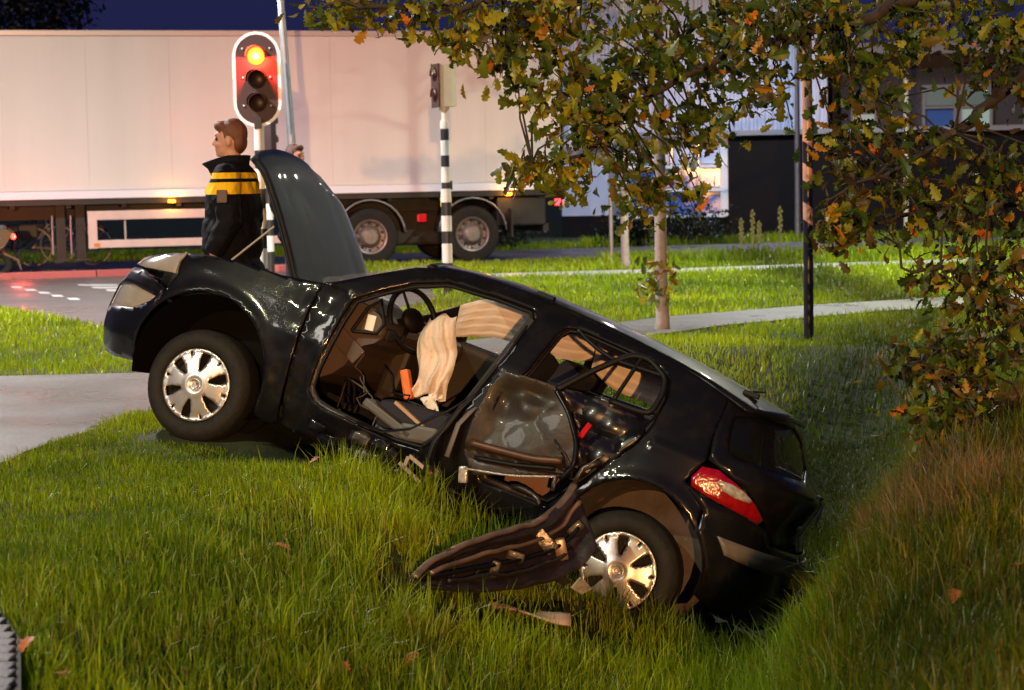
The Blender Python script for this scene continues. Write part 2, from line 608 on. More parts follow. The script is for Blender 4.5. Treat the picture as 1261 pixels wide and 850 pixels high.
for x in (3.47, 1.66):
    for y, s in ((-.03, 1), (-2.52, -1)):
        truck_wheel(x, y, s)
    MB().tube([(x, -.3, .5), (x, -2.25, .5)], .07, 10).build('axle', m_chassis, tr)
    pts, pts2 = [], []
    g = MB()
    rows = []
    for k in range(15):
        a = math.pi * (.02 + .96 * k / 14)
        rows.append([(x + .62 * math.cos(a), -.34, .52 + .62 * math.sin(a)), (x + .62 * math.cos(a), -.0, .52 + .62 * math.sin(a)), (x + .585 * math.cos(a), .004, .52 + .585 * math.sin(a))])
    g.grid(rows)
    mg = g.build('mudguard', m_chassis, tr, smooth=True)
    mg.modifiers.new('thickness', 'SOLIDIFY').thickness = .012
    e_ = MB().tube([(x + .61 * math.cos(math.pi * (.02 + .96 * k / 14)), .006, .52 + .61 * math.sin(math.pi * (.02 + .96 * k / 14))) for k in range(15)], .014, 6)
    e_.build('mudguard_edge', m_galv, tr, smooth=True)
MB().box((2.56, -1.3, .70), (3.3, .5, .8), bev=.05).build('underbody_shade_box', m_chassis, tr)  # added dark box standing for the shade that hides the far wheels
MB().box((2.56, -.05, .80), (.16, .06, .14), bev=.02).build('side_reflector', mat('red_reflector', (.6, .01, .02), .2, emit=((1, .01, .02), .05)), tr)
MB().box((.98, -.12, .68), (.03, .45, .5)).build('mud_flap', m_chassis, tr)
# side guard: two aluminium planks with a vertical end post
MB().box((6.55, .0, .97), (3.2, .04, .15), bev=.01).build('guard_plank', m_guard, tr)
MB().box((6.55, .0, .50), (3.2, .04, .13), bev=.01).build('guard_plank', m_guard, tr)
MB().box((8.13, .0, .735), (.15, .042, .62), bev=.01).build('guard_post', m_guard, tr)
MB().box((7.6, -.04, .73), (.03, .03, .5)).box((6.0, -.04, .73), (.05, .03, .5)).build('guard_strut', m_galv, tr)
MB().box((8.07, .03, .49), (.09, .02, .05)).build('side_reflector', mat('amber_reflector', (.7, .25, .02), .25), tr)
MB().box((6.0, -.1, .86), (.5, .18, .72), bev=.02).build('storage_box', m_guard, tr)
[MB().box((x_, -.45, .73), (.15, .14, .93)).build('landing_leg', m_chassis, tr) for x_ in (8.30, 8.62)]
[MB().box((x_, -.42, .24), (.26, .3, .05), bev=.01).build('leg_foot', m_chassis, tr) for x_ in (8.30, 8.62)]
[MB().tube([(x_, -.3, .33), (x_, -.3, .98)], .018, 8).build('leg_gear', m_galv, tr) for x_ in (8.46, 8.76)]
MB().prism([(9.3, 1.22), (13.5, 1.22), (13.5, .96), (11.2, .92), (10.2, 1.02)], lambda p: (p[0], -.55, p[1]), lambda p: (p[0], -2.0, p[1])).build('coupling_plate', m_chassis, tr)
for x in (6.83, 1.02):
    o = MB().box((x, .03, 1.18), (.12, .03, .05), bev=.01).build('marker_lamp', m_amber, tr)
    ld = bpy.data.lights.new('marker_glow', 'POINT')
    ld.energy = 5
    ld.color = (1, .4, .05)
    ld.shadow_soft_size = .04
    lo = bpy.data.objects.new('marker_glow', ld)
    COL.objects.link(lo)
    lo.parent = tr
    lo.location = (x, .14, 1.16)
m_lbl = mat('small_grey_plate', (.3, .32, .36), .4)
MB().box((.42, .012, 1.75), (.16, .02, .22), bev=.01).build('lock_plate', m_lbl, tr)

# ------------------------------------------------------------------ bicycles and scooter beyond the trailer
m_bike = mat('bike_steel', (.5, .5, .52), .4, .3)
m_bikeb = mat('bike_black', (.10, .10, .105), .5)
def bicycle(loc, rz, label, col=m_bike):
    b = tag(empty('bicycle', loc, rz), label, 'bicycle', 'bicycles parked beyond the trailer')
    for x in (-.53, .53):
        w = MB().lathe([(.345, -.018), (.355, 0), (.345, .018), (.325, .012), (.325, -.012)], 28, Matrix.Translation((x, 0, .355)), True).build('wheel', mat('pale_tyre', (.62, .62, .58), .6), b, smooth=True)
        sp = MB()
        for k in range(14):
            a = math.pi * 2 * k / 14
            sp.tube([(x, .02 * (-1) ** k, .355), (x + .33 * math.cos(a), 0, .355 + .33 * math.sin(a))], .003, 4, False)
        sp.tube([(x, -.05, .355), (x, .05, .355)], .022, 8)
        sp.build('spokes', m_bike, w)
        MB().tube([(x + .38 * math.cos(R(a)), 0, .355 + .38 * math.sin(R(a))) for a in range(20 if x < 0 else 45, 190 if x < 0 else 160, 12)], .022, 6).build('mudguard', m_bikeb, b)
    f = MB()
    for a_, c_ in (((-.53, .355), (-.18, .30)), ((-.53, .355), (-.27, .75)), ((-.18, .30), (-.31, .92)), ((-.18, .30), (.36, .82)), ((-.27, .75), (.34, .92)), ((.53, .355), (.32, .98))):
        f.tube([(a_[0], 0, a_[1]), (c_[0], 0, c_[1])], .017, 7)
    f.build('frame', col, b)
    MB().tube([(.32, 0, .98), (.28, 0, 1.1), (.3, -.1, 1.12), (.18, -.29, 1.08)], .013, 6).tube([(.28, 0, 1.1), (.3, .1, 1.12), (.18, .29, 1.08)], .013, 6).build('handlebar', m_bike, b)
    MB().ellipsoid((-.33, 0, .97), (.14, .09, .04)).build('saddle', m_bikeb, b, smooth=True)
    MB().box((-.55, 0, .76), (.42, .13, .03), bev=.01).build('carrier', m_bikeb, b)
    MB().box((-.6, .12, .62), (.32, .1, .26), bev=.03).box((-.6, -.12, .62), (.32, .1, .26), bev=.03).build('pannier', mat('grey_pannier', (.18, .2, .2), .7), b)
    MB().tube([(-.18, -.07, .30), (-.02, -.09, .24)], .012, 6).tube([(-.18, .07, .30), (-.34, .09, .36)], .012, 6).build('pedal_crank', m_bike, b)
    return b
p = at(78, 314, 36.3)
bicycle((p[0], 36.3, .02), R(8), 'grey city bicycle with panniers beside the landing legs of the trailer')
p = at(38, 314, 37.4)
bicycle((p[0], 37.4, .02), R(24), 'dark bicycle half hidden behind the grey bicycle', m_bikeb)
# scooter at the left edge with its red tail lamp lit
m_sc = mat('scooter_plastic', (.01, .01, .012), .35)
sc_p = at(2, 320, 31.6)
sc = tag(empty('motor_scooter', (sc_p[0] - .48, 31.6, .016), R(12)), 'dark motor scooter with lit red tail lamp cut by left edge of picture', 'scooter')
MB().lathe([(.1, -.06), (.2, -.06), (.225, -.03), (.225, .03), (.2, .06), (.1, .06)], 24, Matrix.Translation((.42, 0, .225)), True).build('wheel', m_rubber, sc, smooth=True)
MB().lathe([(.1, -.06), (.2, -.06), (.225, -.03), (.225, .03), (.2, .06), (.1, .06)], 24, Matrix.Translation((-.75, 0, .225)), True).build('wheel', m_rubber, sc, smooth=True)
MB().prism([(-.55, .25), (-.1, .22), (.2, .3), (.52, .5), (.66, .72), (.55, .78), (-.05, .74), (-.12, .34), (-.45, .34), (-.6, .95), (-.68, .95)], lambda q: (q[0], -.13, q[1]), lambda q: (q[0], .13, q[1])).build('fairing', m_sc, sc)
MB().box((.22, 0, .80), (.66, .24, .10), bev=.04).build('seat', m_bikeb, sc, smooth=True)
MB().tube([(-.75, 0, .3), (-.62, 0, 1.02), (-.55, -.3, 1.06)], .02, 7).tube([(-.62, 0, 1.02), (-.55, .3, 1.06)], .02, 7).build('handlebar', m_bikeb, sc)
MB().ellipsoid((.66, 0, .66), (.035, .07, .045)).build('tail_lamp', mat('scooter_tail_lamp', (1, .05, .03), .3, emit=((1, .03, .02), 9)), sc, smooth=True)
MB().prism([(.5, .42), (.74, .30), (.78, .12), (.76, .12), (.70, .28), (.5, .38)], lambda q: (q[0], -.08, q[1]), lambda q: (q[0], .08, q[1])).build('rear_flap', m_sc, sc)
ld = bpy.data.lights.new('scooter_tail_glow', 'POINT'); ld.energy = 14; ld.color = (1, .08, .05); ld.shadow_soft_size = .05
lo = bpy.data.objects.new('scooter_tail_glow', ld); COL.objects.link(lo); lo.parent = sc; lo.location = (.76, 0, .66)

# ------------------------------------------------------------------ traffic signals and poles
m_pw = mat('pole_white', (.72, .7, .66), .4, noise=(9, (.6, .57, .53), .3))
m_pb = mat('pole_black', (.025, .025, .028), .4)
m_housing = mat('signal_housing', (.62, .60, .48), .4, noise=(7, (.52, .5, .4), .3))
m_board = mat('signal_board', (.05, .02, .02), .6)
m_lensoff = mat('dark_lens', (.02, .006, .006), .35, spec=.3)
m_lenson = mat('lit_red_lens', (1, .25, .03), .3, emit=((1, .028, .003), 4))
m_yel = mat('yellow_button_box', (.75, .42, .02), .4)

def banded_pole(par, r_, bands, z0=0):
    z = z0
    for h, w in bands:
        MB().tube([(0, 0, z), (0, 0, z + h - .0015)], r_ + (.002 if w else 0), 18).build('pole_band', m_pw if w else m_pb, par, smooth=True, angle=40)
        z += h

def capsule(w, h, n=12):
    r_ = w / 2
    pts = []
    for k in range(n + 1):
        a = math.pi * k / n
        pts.append((r_ * math.cos(a), h / 2 - r_ + r_ * math.sin(a)))
    for k in range(n + 1):
        a = math.pi + math.pi * k / n
        pts.append((r_ * math.cos(a), -h / 2 + r_ + r_ * math.sin(a)))
    return pts

def signal_head(par, zc, lit, facing=1.0, board=True, loc=(0, 0), rot=0.0):
    """three aspect head facing -y"""
    h = MB().box((0, .08, 0), (.26, .2, .86), bev=.03).build('signal_head', m_board, par, smooth=True, angle=40)
    h.location = (loc[0], loc[1], zc)
    h.rotation_euler.z = rot
    if board:
        out, inn = capsule(.53, 1.04), capsule(.465, .975)
        b = MB().prism(inn, lambda q: (q[0], -.03, q[1]), lambda q: (q[0], -.015, q[1])).build('back_board', m_board, h)
        ring = MB()
        n = len(out)
        vs = [(x, y, z) for (x, z) in out for y in (-.034,)] + [(x, -.034, z) for (x, z) in inn] + [(x, -.01, z) for (x, z) in out] + [(x, -.01, z) for (x, z) in inn]
        fs = []
        for i in range(n):
            j = (i + 1) % n
            fs += [(i, j, n + j, n + i), (2 * n + i, 3 * n + i, 3 * n + j, 2 * n + j), (i, 2 * n + i, 2 * n + j, j), (n + i, n + j, 3 * n + j, 3 * n + i)]
        ring.add(vs, fs).build('board_rim', mat('board_rim_white', (.88, .86, .84), .35), h)
    for k, z in enumerate((.255, 0, -.255)):
        M = Matrix.Translation((0, -.05, z))
        MB().lathe([(.0, -.012), (.06, -.008), (.10, .012)], 24, M).build('lens', m_lenson if lit == k else m_lensoff, h, smooth=True)
        if lit == k:
            MB().lathe([(0, -.02), (.025, -.019), (.042, -.0135)], 20, M).build('lamp_core', mat('lamp_core_glow', (1, .5, .1), .3, emit=((1, .30, .02), 9)), h, smooth=True)
        v = MB()
        rows = []
        for q in range(13):
            a = R(-10 + 200 * q / 12)
            rows.append([(.112 * math.cos(a), -.035, z + .112 * math.sin(a)), (.108 * math.cos(a), -.13 - .06 * math.sin(a), z + .108 * math.sin(a))])
        o = v.grid(rows).build('visor', m_board, h, smooth=True)
        o.modifiers.new('thickness', 'SOLIDIFY').thickness = .004
    if board:
        bl = MB()
        for x in (-.15, .15):
            for z in (.335, .02, -.285):
                bl.ellipsoid((x, -.037, z), (.012, .008, .012), 8, 6)
        bl.build('bolt', m_pw, h, smooth=True)
    return h

# main red signal
D = 22.0
q = at(317, 98, D)
ts = tag(empty('traffic_light', (q[0], D, 0), R(-3)), 'traffic light with oval black board, white rim and glowing red top lamp', 'traffic light', 'traffic lights at the crossing')
banded_pole(ts, .055, [(.5, 0), (.22, 1), (.22, 0), (.22, 1), (.22, 0), (.22, 1), (.20, 0), (.28, 1)])
sh = signal_head(ts, q[2], 0)
MB().box((.0, .0, q[2] - .48), (.08, .12, .12)).build('head_bracket', m_pb, ts)
ld = bpy.data.lights.new('red_lamp_light', 'POINT'); ld.energy = 90; ld.color = (1, .04, .02); ld.shadow_soft_size = .03
lo = bpy.data.objects.new('red_lamp_light', ld); COL.objects.link(lo); lo.parent = ts
lo.location = (0, -.17, q[2] + .235)
# the opposite head on the same island, facing the trailer, throws red light on its side
q2 = at(328, 142, 27.5)
t2 = tag(empty('traffic_light', (q2[0], 27.5, 0), R(180 - 16)), 'dark small traffic light right behind the oval signal, facing away', 'traffic light', 'traffic lights at the crossing')
banded_pole(t2, .055, [(.5, 0), (.22, 1), (.22, 0), (.22, 1), (.22, 0), (.22, 1), (.20, 0), (.30, 1)])
signal_head(t2, q2[2] - .10, 0, board=False, loc=(0, -.02))
MB().box((0, 0, q2[2] - .55), (.08, .12, .12)).build('head_bracket', m_pb, t2)
MB().ellipsoid((.0, .20, q2[2] + .02), (.05, .03, .05)).build('rear_lamp', m_redl, t2, smooth=True)
ld = bpy.data.lights.new('red_lamp_light', 'SPOT'); ld.energy = 260; ld.color = (1, .09, .05); ld.spot_size = R(100); ld.spot_blend = 1.0; ld.shadow_soft_size = .1
lo = bpy.data.objects.new('red_lamp_light', ld); COL.objects.link(lo); lo.parent = t2
lo.location = (0, -.22, q2[2] + .155); lo.rotation_euler = (R(-90), 0, 0)

# signal seen from behind on a tall banded pole
D = 24.5
q = at(547, 140, D)
t3 = tag(empty('traffic_light', (q[0], D, 0), R(-68)), 'cream boxed traffic light seen from behind on a tall black and white banded pole', 'traffic light', 'traffic lights at the crossing')
banded_pole(t3, .062, [(.42, 0), (.24, 1), (.15, 0), (.19, 1), (.165, 0), (.165, 1)])
banded_pole(t3, .052, [(.0775, 0), (.19, 1), (.14, 0), (.185, 1), (.14, 0), (.10, 1)], 1.33)
MB().tube([(0, 0, 2.16), (0, 0, 2.32)], .035, 14).tube([(0, 0, 2.29), (0, 0, 2.33)], .06, 14).build('pole_neck', m_pw, t3, smooth=True, angle=40)
hb = MB().prism([(-.125, -.1), (.125, -.1), (.125, .06), (.07, .14), (-.07, .14), (-.125, .06)], lambda p_: (p_[0], p_[1], 2.33), lambda p_: (p_[0], p_[1], 2.84)).build('signal_head', m_housing, t3)
MB().box((0, -.105, 2.585), (.27, .02, .53)).build('back_board', m_board, hb)
for z in (2.72, 2.47):
    MB().lathe([(0, -.03), (.06, -.024), (.085, .0)], 18, Matrix.Translation((0, -.115, z))).build('lens', m_lensoff, hb, smooth=True)
    rows = [[(.095 * math.cos(R(-10 + 20 * k)), -.11, z + .095 * math.sin(R(-10 + 20 * k))), (.09 * math.cos(R(-10 + 20 * k)), -.15, z + .09 * math.sin(R(-10 + 20 * k)))] for k in range(11)]
    MB().grid(rows).build('visor', mat('visor_brown', (.10, .02, .02), .4), hb, smooth=True).modifiers.new('thickness', 'SOLIDIFY').thickness = .004
MB().box((-.085, .03, 1.17), (.11, .12, .13), bev=.02).build('push_button_box', m_yel, t3, smooth=True, angle=40)
MB().box((-.02, .06, 1.37), (.09, .04, .11), bev=.006).build('small_sign', mat('small_dark_sign', (.05, .05, .06), .4), t3)

# street lamp whose head hangs just above the picture
def street_lamp(name, loc, rz, h, arm, col, power, label, cat='street lamp', spot=150, col_pole=None, lean=0.0, globe=False):
    t = tag(empty(name, loc, rz), label, cat, 'street lamps')
    pole = MB().tube([(lean, 0, 0), (lean * .85, 0, h * .15), (0, 0, h)], [.075, .062, .042], 14)
    pole.build('pole', col_pole or m_galv, t, smooth=True, angle=50)
    MB().tube([(0, 0, h - .02), (-.15, 0, h + .12), (-arm, 0, h + .18)], .03, 10).build('arm', m_galv, t, smooth=True)
    hd = MB().prism([(-.28, 0), (-.2, .08), (.18, .08), (.26, .02), (.26, -.02), (-.28, -.03)], lambda p_: (p_[0] - arm - .2, -.11, p_[1] + h + .19), lambda p_: (p_[0] - arm - .2, .11, p_[1] + h + .19)).build('lamp_head', m_galv, t)
    MB().box((-arm - .22, 0, h + .155), (.34, .17, .03), bev=.01).build('lamp_glass', mat('lamp_glass_' + name + label[:6], col, .3, emit=(col, 20)), hd)
    ld = bpy.data.lights.new('lamp_light', 'POINT' if globe else 'SPOT')
    ld.energy = power; ld.color = col; ld.shadow_soft_size = .12
    if not globe:
        ld.spot_size = R(spot); ld.spot_blend = .7
    lo = bpy.data.objects.new('lamp_light', ld); COL.objects.link(lo); lo.parent = t
    lo.location = (-arm - .22, 0, h + (-.02 if globe else .12))
    return t, lo
D = 26.0
q = at(352, 185, D)
_q0 = at(344, 0, D)
street_lamp('street_lamp', (_q0[0], D, 0), R(0), 4.15, .12, (.85, 1.0, .95), 500, 'grey leaning lamp post rising behind the oval traffic light', lean=.2)

# poles on the right
D = 17.1
q0 = atz(996, 418, 0)
ps = tag(empty('striped_pole', (q0[0], q0[1], 0)), 'slim pole with spiral orange and black bands, right of the young tree', 'pole')
def spiral_mat():
    m = bpy.data.materials.new('spiral_bands')
    m.use_nodes = True
    nt = m.node_tree
    b = nt.nodes['Principled BSDF']
    b.inputs['Roughness'].default_value = .3
    tc = nt.nodes.new('ShaderNodeTexCoord')
    sx = nt.nodes.new('ShaderNodeSeparateXYZ')
    nt.links.new(tc.outputs['Object'], sx.inputs[0])
    def math_(op, a, b_):
        n = nt.nodes.new('ShaderNodeMath'); n.operation = op
        for i, v in enumerate((a, b_)):
            if v is None: continue
            if isinstance(v, (int, float)): n.inputs[i].default_value = v
            else: nt.links.new(v, n.inputs[i])
        return n.outputs[0]
    u = math_('ADD', sx.outputs['Z'], math_('MULTIPLY', sx.outputs['X'], .75))
    fr = math_('FRACT', math_('DIVIDE', u, .335), None)
    st = math_('LESS_THAN', fr, .45)
    hi = math_('GREATER_THAN', sx.outputs['Z'], .88)
    top = math_('GREATER_THAN', sx.outputs['Z'], 1.78)
    mx = nt.nodes.new('ShaderNodeMix'); mx.data_type = 'RGBA'
    nt.links.new(math_('MAXIMUM', math_('MULTIPLY', st, hi), top), mx.inputs['Factor'])
    mx.inputs['A'].default_value = (.012, .011, .022, 1)
    mx.inputs['B'].default_value = (.62, .33, .22, 1)
    nt.links.new(mx.outputs['Result'], b.inputs['Base Color'])
    return m
MB().tube([(0, 0, -.05), (0, 0, .3), (0, 0, 2.58)], .043, 20).build('pole', spiral_mat(), ps, smooth=True, angle=50)
MB().tube([(0, 0, 2.58), (0, 0, 2.6), (0, 0, 2.63)], [.046, .046, .02], 16).build('pole_cap', m_galv, ps, smooth=True)
for px, py, ptop, rad, lab in ((753, 312, 235, .035, 'short grey post at the tail of the trailer'), (1116, 297, 90, .045, 'thin pale post in front of the dark brick wall')):
    q0 = at(px, py, 33.0 if px < 800 else 35.5)
    zt = at(px, ptop, q0[1])[2]
    pz = tag(empty('sign_post', (q0[0], q0[1], 0)), lab, 'post', 'posts on the far verge')
    MB().tube([(0, 0, 0), (0, 0, zt)], rad, 12).build('post', m_galv if px < 800 else mat('pale_post', (.42, .43, .42), .5), pz, smooth=True, angle=50)
    MB().tube([(0, 0, zt), (0, 0, zt + .03)], rad * 1.15, 12).build('post_cap', m_pb, pz, smooth=True, angle=50)

# ------------------------------------------------------------------ buildings behind
m_clad = mat('blue_white_cladding', (.60, .66, .86), .4, .0, noise=(1.5, (.5, .57, .78), .3))
m_brickd = mat('dark_brick', (.010, .008, .009), .85, noise=(9, (.006, .005, .006), .3), spec=.2, bump=(30, .3))
m_frame = mat('white_window_frame', (.78, .82, .92), .4)
m_bglass = mat('blue_window_glass', (.05, .13, .42), .12, noise=(.5, (.06, .2, .6), .25), spec=.6)
m_ledge = mat('grey_ledge', (.24, .25, .29), .6)
m_gwall = mat('grey_render', (.07, .07, .085), .8, noise=(2, (.05, .05, .06), .3))
m_litglass = mat('dim_lit_window', (.10, .13, .12), .2, emit=((.62, .82, .72), .22))
BD = 48.0
hall = tag(empty('office_hall', (at(960, 290, BD)[0], BD, 0), R(-4)), 'low building with pale ribbed upper wall over dark brick and blue glazing', 'building')
hx = lambda px: at(px, 200, BD)[0] - hall.location.x
hz = lambda py: at(960, py, BD)[2]
x0, x1, xm = hx(690), hx(1024), hx(897)
MB().box(((xm + x1) / 2 + 6, 1.0, hz(166) / 2), (x1 - xm + 12, 2, hz(166))).build('brick_wall', m_brickd, hall)
MB().box(((x0 + x1) / 2, 4.0, 3.0 + 1.6), (x1 - x0, 6, 4.9)).build('upper_wall', m_clad, hall)
z0, z1 = hz(166) + .06, 7.2
ribm = None
xs = np.arange(x0, x1, .19)
for i, x in enumerate(xs):
    if ribm is None:
        ro = MB().prism([(-.055, 0), (-.03, -.05), (.03, -.05), (.055, 0)], lambda p_: (p_[0], p_[1], z0), lambda p_: (p_[0], p_[1], z1)).build('cladding_rib', m_clad, hall)
        ribm = ro.data
    else:
        ro = bpy.data.objects.new('cladding_rib', ribm); COL.objects.link(ro); ro.parent = hall
    ro.location = (x, .99, 0)
MB().box(((x0 + x1) / 2 + 6, -.06, hz(163)), (x1 - x0 + 12, .18, .12)).build('ledge', m_ledge, hall)
MB().box(((x0 + x1) / 2, 3.5, 7.15), (x1 - x0 + .3, 7, .2)).build('roof', m_gwall, hall)
# glazed bay below the ribs, three rows of panes in white frames
gx0, gx1 = hx(762), hx(893)
rows = [(hz(262), hz(234)), (hz(230), hz(205)), (hz(201), hz(166))]
colsx = np.linspace(gx0, gx1, 5)
MB().box(((gx0 + gx1) / 2, .45, (rows[0][0] + rows[2][1]) / 2), (gx1 - gx0, .5, rows[2][1] - rows[0][0] + .1)).build('bay_backing', m_gwall, hall)
MB().box(((x0 + xm) / 2, 1.2, hz(262) / 2), (xm - x0, 2, hz(262))).build('plinth', m_brickd, hall)
MB().box(((x0 + gx0) / 2, 1.2, (hz(262) + hz(166)) / 2), (gx0 - x0, 1.6, hz(166) - hz(262))).build('side_wall', m_clad, hall)
for (a, b) in rows:
    for k in range(4):
        w = MB().box(((colsx[k] + colsx[k + 1]) / 2, .18, (a + b) / 2), (colsx[k + 1] - colsx[k] - .1, .03, b - a - .05)).build('pane', m_bglass if b < hz(180) else m_clad, hall)
for z in (hz(264), hz(232), hz(203), hz(168)):
    MB().box(((gx0 + gx1) / 2, .12, z), (gx1 - gx0 + .1, .12, .085)).build('window_rail', m_frame, hall)
for x in colsx:
    MB().box((x, .125, (hz(264) + hz(168)) / 2), (.05 if x < gx1 - .1 else .22, .1, hz(168) - hz(264))).build('window_mullion', m_frame if x > gx1 - .1 else m_bglass, hall)
# right wing
BD2 = 50.0
wing = tag(empty('office_wing', (at(1150, 290, BD2)[0], BD2, 0), R(-4)), 'dim grey office wing with dark brick base and softly lit windows, behind the oak leaves', 'building')
wx = lambda px: at(px, 150, BD2)[0] - wing.location.x
wz = lambda py: at(1150, py, BD2)[2]
MB().box(((wx(1028) + wx(1420)) / 2, 2.2, wz(166) / 2), (wx(1420) - wx(1028), 4, wz(166))).build('brick_wall', m_brickd, wing)
MB().box(((wx(1028) + wx(1420)) / 2, 2.4, (wz(166) + wz(62)) / 2), (wx(1420) - wx(1028), 4, wz(62) - wz(166))).build('upper_wall', m_gwall, wing)
MB().box(((wx(1020) + wx(1420)) / 2, 2.0, wz(60)), (wx(1420) - wx(1020) + .3, 5, .3)).build('roof', m_ledge, wing)
MB().box(((wx(1028) + wx(1420)) / 2, .1, wz(164)), (wx(1420) - wx(1028), .3, .14)).build('ledge', m_ledge, wing)
for px0, px1, py0, py1, lit in ((1050, 1083, 112, 160, 1), (1138, 1180, 104, 160, 0), (1183, 1224, 104, 160, 1), (1262, 1310, 104, 160, 0), (1330, 1380, 104, 160, 0)):
    fx0, fx1, fz0, fz1 = wx(px0), wx(px1), wz(py1), wz(py0)
    fr = MB()
    for a_, b_, c_, d_ in ((fx0, fx1, fz0, fz0 + .07), (fx0, fx1, fz1 - .07, fz1), (fx0, fx0 + .07, fz0 + .071, fz1 - .071), (fx1 - .07, fx1, fz0 + .071, fz1 - .071), (fx0 + .071, fx1 - .071, (fz0 + fz1) / 2 - .03, (fz0 + fz1) / 2 + .03)):
        fr.box(((a_ + b_) / 2, .36, (c_ + d_) / 2), (b_ - a_, .12, d_ - c_))
    w = fr.build('window', m_ledge, wing)
    MB().box(((fx0 + fx1) / 2, .385, fz0 * .75 + fz1 * .25), (fx1 - fx0 - .14, .02, (fz1 - fz0) / 2 - .1)).build('pane', m_litglass if lit else m_bglass, w)
    MB().box(((fx0 + fx1) / 2, .385, fz0 * .25 + fz1 * .75), (fx1 - fx0 - .14, .02, (fz1 - fz0) / 2 - .1)).build('pane', mat('darker_lit_window', (.07, .1, .1), .2, emit=((.4, .6, .58), .08)), w)

# ------------------------------------------------------------------ the wrecked car
def paint_mat():
    m = bpy.data.materials.new('wet_black_paint')
    m.use_nodes = True
    nt = m.node_tree
    b = nt.nodes['Principled BSDF']
    b.inputs['Base Color'].default_value = (.0055, .0055, .0075, 1)
    b.inputs['Roughness'].default_value = .4
    b.inputs['Specular IOR Level'].default_value = .08
    b.inputs['Coat Weight'].default_value = .5
    tc = nt.nodes.new('ShaderNodeTexCoord')
    n = nt.nodes.new('ShaderNodeTexNoise'); n.inputs['Scale'].default_value = 3.5; n.inputs['Detail'].default_value = 7
    nt.links.new(tc.outputs['Object'], n.inputs['Vector'])
    mr = nt.nodes.new('ShaderNodeMapRange')
    mr.inputs['From Min'].default_value = .35; mr.inputs['From Max'].default_value = .7
    mr.inputs['To Min'].default_value = .03; mr.inputs['To Max'].default_value = .13
    nt.links.new(n.outputs['Fac'], mr.inputs['Value'])
    nt.links.new(mr.outputs[0], b.inputs['Coat Roughness'])
    v = nt.nodes.new('ShaderNodeTexVoronoi'); v.inputs['Scale'].default_value = 95
    nt.links.new(tc.outputs['Object'], v.inputs['Vector'])
    mr2 = nt.nodes.new('ShaderNodeMapRange')
    mr2.inputs['From Min'].default_value = .0; mr2.inputs['From Max'].default_value = .34
    mr2.inputs['To Min'].default_value = 1; mr2.inputs['To Max'].default_value = 0
    nt.links.new(v.outputs['Distance'], mr2.inputs['Value'])
    bp = nt.nodes.new('ShaderNodeBump'); bp.inputs['Strength'].default_value = .06; bp.inputs['Distance'].default_value = .003
    nt.links.new(mr2.outputs[0], bp.inputs['Height'])
    nt.links.new(bp.outputs[0], b.inputs['Coat Normal'])
    # thin road grime low on the body
    n2 = nt.nodes.new('ShaderNodeTexNoise'); n2.inputs['Scale'].default_value = 9; n2.inputs['Detail'].default_value = 8
    nt.links.new(tc.outputs['Object'], n2.inputs['Vector'])
    rp = nt.nodes.new('ShaderNodeValToRGB')
    rp.color_ramp.elements[0].position = .5; rp.color_ramp.elements[1].position = .78
    rp.color_ramp.elements[0].color = (.0055, .0055, .0075, 1); rp.color_ramp.elements[1].color = (.013, .011, .010, 1)
    nt.links.new(n2.outputs['Fac'], rp.inputs['Fac'])
    nt.links.new(rp.outputs['Color'], b.inputs['Base Color'])
    return m
m_paint = paint_mat()
m_inner = mat('bare_inner_sheet', (.012, .010, .010), .42, .0, noise=(10, (.035, .025, .02), .3), coat=.35, bump=(30, .4))
m_plast = mat('black_plastic', (.006, .006, .007), .55, bump=(60, .15), spec=.25)
m_trim = mat('brown_cabin_trim', (.085, .052, .036), .6, noise=(8, (.06, .038, .028), .3))
m_trimd = mat('dark_cabin_trim', (.03, .022, .018), .6)
m_seat = mat('navy_seat_fabric', (.014, .015, .030), .85, bump=(200, .2))
m_cloth = mat('white_airbag_cloth', (.78, .66, .57), .75, noise=(14, (.70, .58, .5), .3), bump=(45, .5))
m_curt = mat('curtain_airbag_cloth', (.78, .67, .58), .7, noise=(5, (.72, .6, .52), .3), bump=(70, .25))
m_grey = mat('grey_cabin_plastic', (.07, .066, .058), .5, noise=(9, (.09, .085, .075), .3))
m_glass = mat('car_glass', (.6, .68, .66), .03, alpha=.14, spec=.6)
m_tint = mat('dark_rear_glass', (.01, .012, .012), .03, alpha=.35, spec=.7)
m_red = mat('tail_lamp_red', (.36, .003, .008), .10, coat=1.0, noise=(30, (.20, .002, .005), .2), bump=(60, .25))
m_clear = mat('tail_lamp_clear', (.45, .43, .40), .12, coat=1.0, noise=(40, (.2, .19, .17), .2), bump=(60, .25))
m_lampg = mat('headlamp_lens', (.34, .31, .26), .14, coat=1.0, noise=(9, (.26, .23, .2), .3))
m_hub = mat('silver_hubcap', (.62, .58, .55), .34, .75, noise=(12, (.52, .48, .45), .3))
m_steel = mat('torn_steel', (.28, .25, .23), .35, .85, noise=(18, (.12, .10, .09), .3), bump=(40, .5))
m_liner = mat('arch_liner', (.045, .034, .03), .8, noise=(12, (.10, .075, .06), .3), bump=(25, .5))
m_belt = mat('seat_belt_web', (.012, .012, .012), .7)

